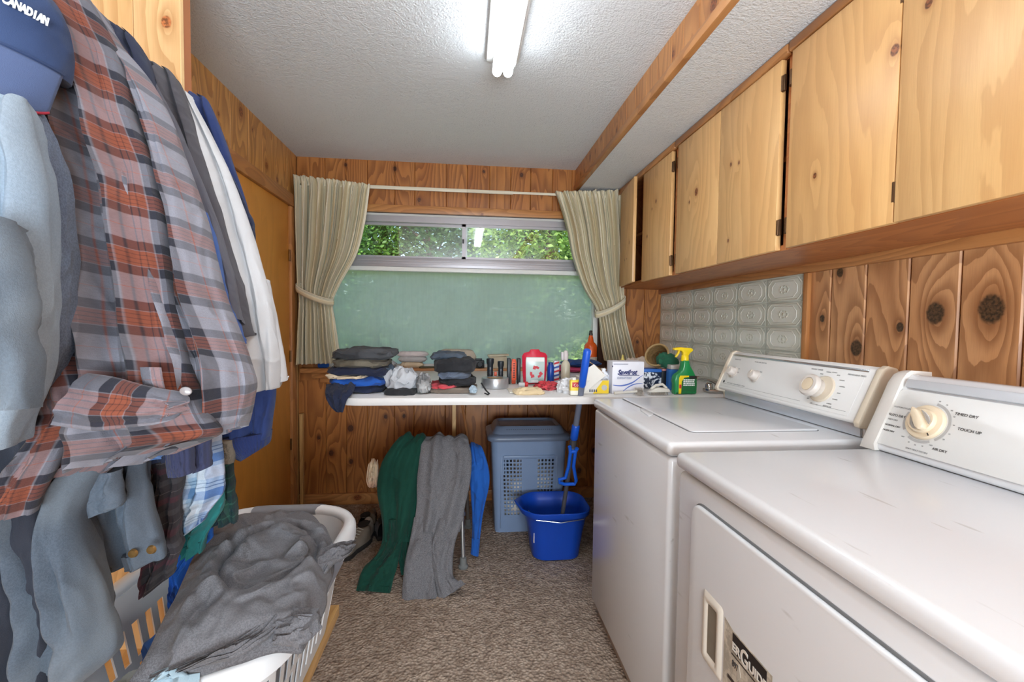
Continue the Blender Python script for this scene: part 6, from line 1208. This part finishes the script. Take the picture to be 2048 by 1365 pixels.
t = hang('plaid_jacket', 'jacket', PL_MAIN, 'large orange, navy and grey plaid flannel jacket with snap buttons, nearest on the rod',
    [([(-0.607, 0.73, 1.704, -0.574, 0.73, 1.707, 0.02), (-0.609, 0.73, 1.683, -0.561, 0.73, 1.687, 0.035), (-0.609, 0.73, 1.64, -0.542, 0.73, 1.646, 0.045), (-0.608, 0.73, 1.598, -0.524, 0.73, 1.604, 0.05), (-0.608, 0.73, 1.54, -0.51, 0.73, 1.546, 0.05), (-0.607, 0.725, 1.466, -0.482, 0.725, 1.472, 0.05), (-0.602, 0.72, 1.392, -0.459, 0.72, 1.398, 0.05), (-0.589, 0.71, 1.318, -0.442, 0.71, 1.322, 0.05), (-0.575, 0.7, 1.245, -0.428, 0.7, 1.248, 0.05), (-0.562, 0.69, 1.174, -0.407, 0.69, 1.175, 0.055), (-0.565, 0.68, 1.118, -0.385, 0.68, 1.118, 0.055), (-0.585, 0.68, 1.069, -0.365, 0.68, 1.074, 0.055), (-0.588, 0.675, 1.024, -0.354, 0.675, 1.054, 0.05), (-0.589, 0.67, 0.988, -0.406, 0.67, 1.038, 0.035)], ((.018, 3.2, .6, .5), (.008, 7, 1, .7)), (.008, 3, 4), 64),
     ([(-0.629, 0.79, 1.724, -0.599, 0.79, 1.726, 0.02), (-0.623, 0.79, 1.686, -0.578, 0.79, 1.689, 0.04), (-0.609, 0.79, 1.656, -0.558, 0.79, 1.66, 0.045), (-0.595, 0.79, 1.61, -0.521, 0.79, 1.615, 0.05), (-0.575, 0.785, 1.546, -0.487, 0.785, 1.551, 0.05), (-0.554, 0.78, 1.49, -0.466, 0.78, 1.494, 0.05), (-0.526, 0.77, 1.409, -0.438, 0.77, 1.413, 0.05), (-0.499, 0.76, 1.329, -0.414, 0.76, 1.331, 0.05), (-0.48, 0.75, 1.25, -0.389, 0.75, 1.251, 0.05), (-0.453, 0.74, 1.172, -0.358, 0.74, 1.172, 0.055), (-0.44, 0.73, 1.126, -0.34, 0.73, 1.126, 0.055), (-0.434, 0.73, 1.079, -0.347, 0.73, 1.078, 0.05), (-0.445, 0.725, 1.022, -0.352, 0.725, 1.053, 0.04)], ((.018, 2.6, 2, .6), (.008, 6, 0, .6)), (.008, 3, 4), 66, 1.9, .02)],
    [('front_flap', PL_MAIN, [(-0.523, 0.64, 1.219, -0.519, 0.64, 1.219, 0.008), (-0.54, 0.635, 1.184, -0.51, 0.635, 1.184, 0.012), (-0.557, 0.63, 1.152, -0.502, 0.63, 1.152, 0.014), (-0.558, 0.63, 1.113, -0.501, 0.63, 1.112, 0.016), (-0.555, 0.63, 1.08, -0.508, 0.63, 1.079, 0.018), (-0.569, 0.63, 1.047, -0.529, 0.63, 1.047, 0.02), (-0.6, 0.63, 1.009, -0.543, 0.63, 1.007, 0.02), (-0.618, 0.63, 0.964, -0.565, 0.63, 0.961, 0.016)], ((.008, 2, 0, .6),), (.006, 4, 4), 67),
     ('cuff', PL_MAIN, [tuple(a)+tuple(b_)+(.014,) for a, b_ in zip([(-0.468, 0.6, 1.151), (-0.438, 0.6, 1.146), (-0.403, 0.6, 1.136), (-0.377, 0.605, 1.129), (-0.37, 0.62, 1.124)], [(-0.509, 0.6, 1.086), (-0.462, 0.6, 1.078), (-0.422, 0.6, 1.082), (-0.39, 0.605, 1.086), (-0.381, 0.62, 1.096)])], ((.003, 2, 0, 0),), (.003, 4, 4), 68),
     ('pocket', PL_MAIN, [(-0.424, 0.622, 1.156, -0.398, 0.622, 1.156, 0.004), (-0.419, 0.618, 1.14, -0.393, 0.618, 1.14, 0.005), (-0.412, 0.612, 1.129, -0.387, 0.612, 1.129, 0.004)], (), (.001, 2, 2), 69)])
SN = plain((150, 146, 148), .3, .3)
for p_ in ((-0.518, 0.612, 1.153), (-0.358, 0.605, 1.127)): G().lathe([(0, .003), (.004, .0027), (.0065, .0015), (.007, 0)], p_, 20, (.25, -1, .1), (1, .8)).put('snap', SN, t)
hang('grey_jacket', 'jacket', C_DEND, 'slate blue denim jacket between the light denim and the plaid jacket', [([(-0.547, 0.6, 1.477, -0.525, 0.6, 1.478, 0.01), (-0.547, 0.6, 1.451, -0.516, 0.6, 1.452, 0.02), (-0.545, 0.6, 1.421, -0.507, 0.6, 1.423, 0.025), (-0.544, 0.6, 1.362, -0.499, 0.6, 1.363, 0.03), (-0.541, 0.6, 1.289, -0.497, 0.6, 1.291, 0.03), (-0.534, 0.59, 1.228, -0.49, 0.59, 1.229, 0.03), (-0.529, 0.58, 1.181, -0.493, 0.58, 1.181, 0.03), (-0.543, 0.58, 1.133, -0.508, 0.58, 1.133, 0.025)], F1, (.005, 2.5, 3), 71)])
hang('denim_jacket', 'jacket', C_DENL, 'faded light blue denim jacket at the left edge, under the baseball cap',
    [([(-0.562, 0.53, 1.45, -0.473, 0.53, 1.455, 0.02), (-0.567, 0.53, 1.431, -0.469, 0.53, 1.437, 0.035), (-0.573, 0.53, 1.393, -0.465, 0.53, 1.398, 0.04), (-0.575, 0.53, 1.341, -0.461, 0.53, 1.346, 0.045), (-0.578, 0.53, 1.279, -0.459, 0.53, 1.282, 0.045), (-0.58, 0.53, 1.215, -0.462, 0.53, 1.217, 0.045), (-0.577, 0.53, 1.162, -0.471, 0.53, 1.163, 0.045), (-0.574, 0.53, 1.114, -0.486, 0.53, 1.113, 0.04), (-0.576, 0.53, 1.076, -0.501, 0.53, 1.075, 0.04)], ((.012, 2.4, .5, .3), (.008, 5, 0, .5)), (.007, 3, 3), 72)],
    [('sleeve', C_DENIM, [(-0.465, 0.47, 1.311, -0.43, 0.47, 1.312, 0.02), (-0.461, 0.465, 1.273, -0.42, 0.465, 1.274, 0.028), (-0.458, 0.46, 1.226, -0.412, 0.46, 1.227, 0.03), (-0.454, 0.455, 1.18, -0.408, 0.455, 1.18, 0.03), (-0.451, 0.45, 1.134, -0.411, 0.45, 1.134, 0.03)], ((.006, 2, 0, .5),), (.005, 2.5, 4), 73)])
hang('jeans', 'trousers', C_DARKJ, 'dark jeans hanging behind the faded pair at the lower left', [([(-0.674, 0.66, 1.068, -0.59, 0.66, 1.067, 0.03), (-0.677, 0.66, 0.972, -0.586, 0.66, 0.97, 0.035), (-0.681, 0.66, 0.869, -0.576, 0.66, 0.864, 0.035), (-0.684, 0.66, 0.764, -0.576, 0.66, 0.757, 0.035), (-0.687, 0.66, 0.694, -0.575, 0.66, 0.685, 0.03)], F1, (.008, 4, 4), 74)])
hang('jeans', 'trousers', C_DENIM, 'faded light blue jeans leg hanging at the lower left in front of the basket', [([(-0.637, 0.72, 1.045, -0.527, 0.72, 1.044, 0.03), (-0.636, 0.71, 1.003, -0.54, 0.71, 1.001, 0.04), (-0.634, 0.7, 0.97, -0.555, 0.7, 0.968, 0.045), (-0.63, 0.69, 0.93, -0.561, 0.69, 0.927, 0.045), (-0.628, 0.69, 0.871, -0.54, 0.69, 0.867, 0.05), (-0.626, 0.69, 0.82, -0.525, 0.69, 0.814, 0.05), (-0.623, 0.69, 0.767, -0.516, 0.69, 0.761, 0.05), (-0.619, 0.69, 0.715, -0.515, 0.69, 0.723, 0.045), (-0.614, 0.69, 0.662, -0.54, 0.69, 0.698, 0.04)], ((.014, 1.6, 0, .6), (.009, 3.1, 1, .9)), (.007, 2.6, 3), 75)])
t = hang('denim_shirt', 'shirt', C_DENS, 'blue grey denim shirt with brass buttons showing below the plaid jacket', [([(-0.617, 0.8, 1.024, -0.531, 0.8, 1.023, 0.03), (-0.613, 0.8, 0.969, -0.539, 0.8, 0.968, 0.035), (-0.622, 0.8, 0.931, -0.533, 0.8, 0.929, 0.035), (-0.634, 0.8, 0.889, -0.528, 0.8, 0.885, 0.035), (-0.63, 0.8, 0.85, -0.519, 0.8, 0.846, 0.03), (-0.625, 0.8, 0.815, -0.515, 0.8, 0.811, 0.025), (-0.617, 0.8, 0.791, -0.518, 0.8, 0.805, 0.02)], ((.014, 1.8, 0, .5), (.005, 5, 1, .8)), (.005, 2, 3), 76)],
    [('cuff', C_DENS, [(-0.564, 0.735, 0.986, -0.532, 0.735, 0.985, 0.018), (-0.59, 0.735, 0.959, -0.529, 0.735, 0.957, 0.02), (-0.596, 0.735, 0.936, -0.528, 0.735, 0.934, 0.02), (-0.598, 0.735, 0.905, -0.531, 0.735, 0.928, 0.016)], ((.004, 2, 0, 0),), (.004, 3, 3), 77)])
for p_ in ((-0.537, 0.765, 0.837), (-0.509, 0.765, 0.842)): G().lathe([(0, .004), (.006, .0035), (.0075, 0)], p_, 16, (0, -1, 0)).put('button', plain((150, 116, 70), .35, .7), t)
hang('light_jeans_waist', 'trousers', cloth((58, 96, 152), (150, 176, 204), worn=.6), 'blue jeans waistband loop below the plaid jacket hem', [([(-0.59, 0.79, 1.01, -0.506, 0.79, 1.009, 0.02), (-0.591, 0.785, 0.999, -0.5, 0.785, 0.997, 0.018), (-0.591, 0.78, 0.983, -0.502, 0.78, 0.988, 0.014)], ((.004, 2, 0, 0),), (.004, 4, 3), 78)])
hang('dark_plaid_shirt', 'shirt', PL_RED, 'dark red and grey plaid shirt hanging low beside the denim shirt', [([(-0.598, 0.9, 0.989, -0.543, 0.9, 0.988, 0.02), (-0.601, 0.9, 0.922, -0.547, 0.9, 0.92, 0.025), (-0.602, 0.9, 0.844, -0.554, 0.9, 0.842, 0.025), (-0.611, 0.9, 0.776, -0.548, 0.9, 0.773, 0.025), (-0.616, 0.9, 0.685, -0.562, 0.9, 0.724, 0.02)], F1, (.008, 3, 4), 79)])
hang('blue_plaid_shirt', 'shirt', PL_BLUE, 'blue and white plaid shirt tail hanging below the navy sweater', [([(-0.596, 0.97, 1.002, -0.511, 0.97, 1.001, 0.02), (-0.616, 0.97, 0.95, -0.507, 0.97, 0.948, 0.025), (-0.621, 0.97, 0.898, -0.506, 0.97, 0.895, 0.025), (-0.614, 0.97, 0.856, -0.509, 0.97, 0.853, 0.025), (-0.605, 0.97, 0.824, -0.531, 0.97, 0.821, 0.022), (-0.598, 0.97, 0.754, -0.547, 0.97, 0.795, 0.018)], ((.010, 2, 0, .5), (.004, 5, 1, .6)), (.008, 3, 4), 80)])
hang('teal_shirt', 'shirt', C_TEAL, 'teal shirt tail below the blue and white plaid shirt', [([(-0.608, 1.02, 0.869, -0.532, 1.02, 0.867, 0.02), (-0.607, 1.02, 0.825, -0.531, 1.02, 0.822, 0.025), (-0.612, 1.02, 0.786, -0.542, 1.02, 0.784, 0.025), (-0.619, 1.02, 0.747, -0.567, 1.02, 0.745, 0.02), (-0.616, 1.02, 0.695, -0.576, 1.02, 0.706, 0.018)], ((.010, 2, 1, .5),), (.008, 3, 4), 81)])
hang('green_plaid_shirt', 'shirt', PL_GRN, 'dark green checked shirt edge beside the door, above the basket', [([(-0.578, 1.07, 0.944, -0.549, 1.07, 0.943, 0.02), (-0.579, 1.07, 0.874, -0.541, 1.07, 0.873, 0.025), (-0.58, 1.07, 0.804, -0.533, 1.07, 0.802, 0.025), (-0.581, 1.07, 0.745, -0.526, 1.07, 0.75, 0.02)], F1, (.006, 3, 4), 82)])
hang('blue_garment', 'shirt', C_ROYAL, 'bright blue garment hanging lowest, just left of the grey shirt', [([(-0.658, 1.1, 0.746, -0.597, 1.1, 0.744, 0.015), (-0.663, 1.09, 0.703, -0.593, 1.09, 0.7, 0.018), (-0.667, 1.07, 0.654, -0.613, 1.07, 0.652, 0.018), (-0.658, 1.04, 0.613, -0.62, 1.04, 0.611, 0.018), (-0.633, 1.0, 0.587, -0.615, 1.0, 0.586, 0.014)], F1, (.008, 3, 4), 83)])
hang('khaki_sleeve', 'shirt', cloth((120, 112, 100)), 'small khaki sleeve end tucked behind the blue sweatshirt hem', [([(-0.554, 1.06, 0.946, -0.528, 1.06, 0.946, 0.02), (-0.552, 1.06, 0.917, -0.524, 1.06, 0.917, 0.022), (-0.548, 1.06, 0.893, -0.529, 1.06, 0.892, 0.016)], (), (.004, 3, 4), 84)])
# baseball cap
hc = Vector((-0.573, 0.62, 1.571)); t = thing('baseball_cap', tuple(hc), 'navy baseball cap with white lettering and a red edged brim, at the top left', 'cap', None)
C_CAP = cloth((36, 50, 82), (80, 100, 140), worn=.4, amt=.5); C_BRIM = cloth((72, 86, 120), (96, 108, 138), worn=.4, amt=.1)
M_ = Matrix.Translation(hc) @ Matrix.Rotation(math.radians(14), 4, 'Y') @ Matrix.Rotation(math.radians(28), 4, 'Z') @ Matrix.Scale(.86, 4)
P = []
for j in range(25):
    b_ = PI/2*j/24; row = []
    for i in range(64):
        a = 2*PI*i/64; r_ = .080*math.cos(b_)**.75 if j < 24 else .0005; dimp = 1-.05*max(0, nz(math.cos(a)*3, math.sin(a)*3, b_*3))
        row.append(M_ @ Vector((r_*math.cos(a)*dimp, r_*math.sin(a)*.9*dimp, -.035+.118*math.sin(b_)+.002*nz(a*2, b_*6, 3))))
    P.append(row)
g = G(); g.grid(P, closeu=True); g.add(P[0], [list(range(64))]); g.put('crown', C_CAP, t)
P = []; E_ = []
for j in range(17):
    f_ = j/16; row = []
    for i in range(33):
        s_ = -1+2*i/32; a = -PI/2+s_*1.22; x0, y0 = .080*math.cos(a), .072*math.sin(a); ln = (.088*(1-.10*s_*s_*s_*s_))*f_
        row.append(M_ @ Vector((x0*(1+.0*f_)+.0*s_, y0-.35*ln*(1-.3*abs(s_)), -.032-ln*.93+.012*s_*s_*f_-.03*s_*s_*(1-f_)*0)))
    P.append(row)
g = G(); g.grid(P); o = g.put('brim', C_BRIM, t, recalc=False); m = o.modifiers.new('thickness', 'SOLIDIFY'); m.thickness = .0035; m.offset = 0
g = G(); g.tube([p_ for p_ in P[-1]], .0022, 8).put('red_edge', plain((170, 36, 60), .7), t)
g = G(); g.tube([M_ @ Vector((.0815*math.cos(-PI/2+s_*1.22), .0745*math.sin(-PI/2+s_*1.22), -.031)) for s_ in [-1+k/16 for k in range(33)]], .002, 6).put('band_seam', C_CAP, t)
WT = plain((226, 228, 232), .7)
for k, ch in enumerate('CANADIAN'):
    a = -PI/2+.26+k*.068; z_ = .020-.0; pz_ = Vector((.0815*math.cos(a)*.985, .0735*math.sin(a)*.985, z_-.0)); tn = Vector((-math.sin(a), math.cos(a), 0))
    R3 = M_.to_3x3(); text(ch, .0125, M_ @ (pz_*1.0), R3 @ tn, R3 @ Vector((0, 0, 1)), WT, t, 'embroidered_letter', .0012, 'CENTER', bold=.0006, sx=.58)
G().prism([M_ @ Vector(q_) for q_ in ((-.034, -.0705, .022), (-.012, -.0775, .022), (-.010, -.070, .056), (-.032, -.064, .056))], (0, -.002, 0), .0006).put('red_patch', plain((200, 24, 48), .7), t)
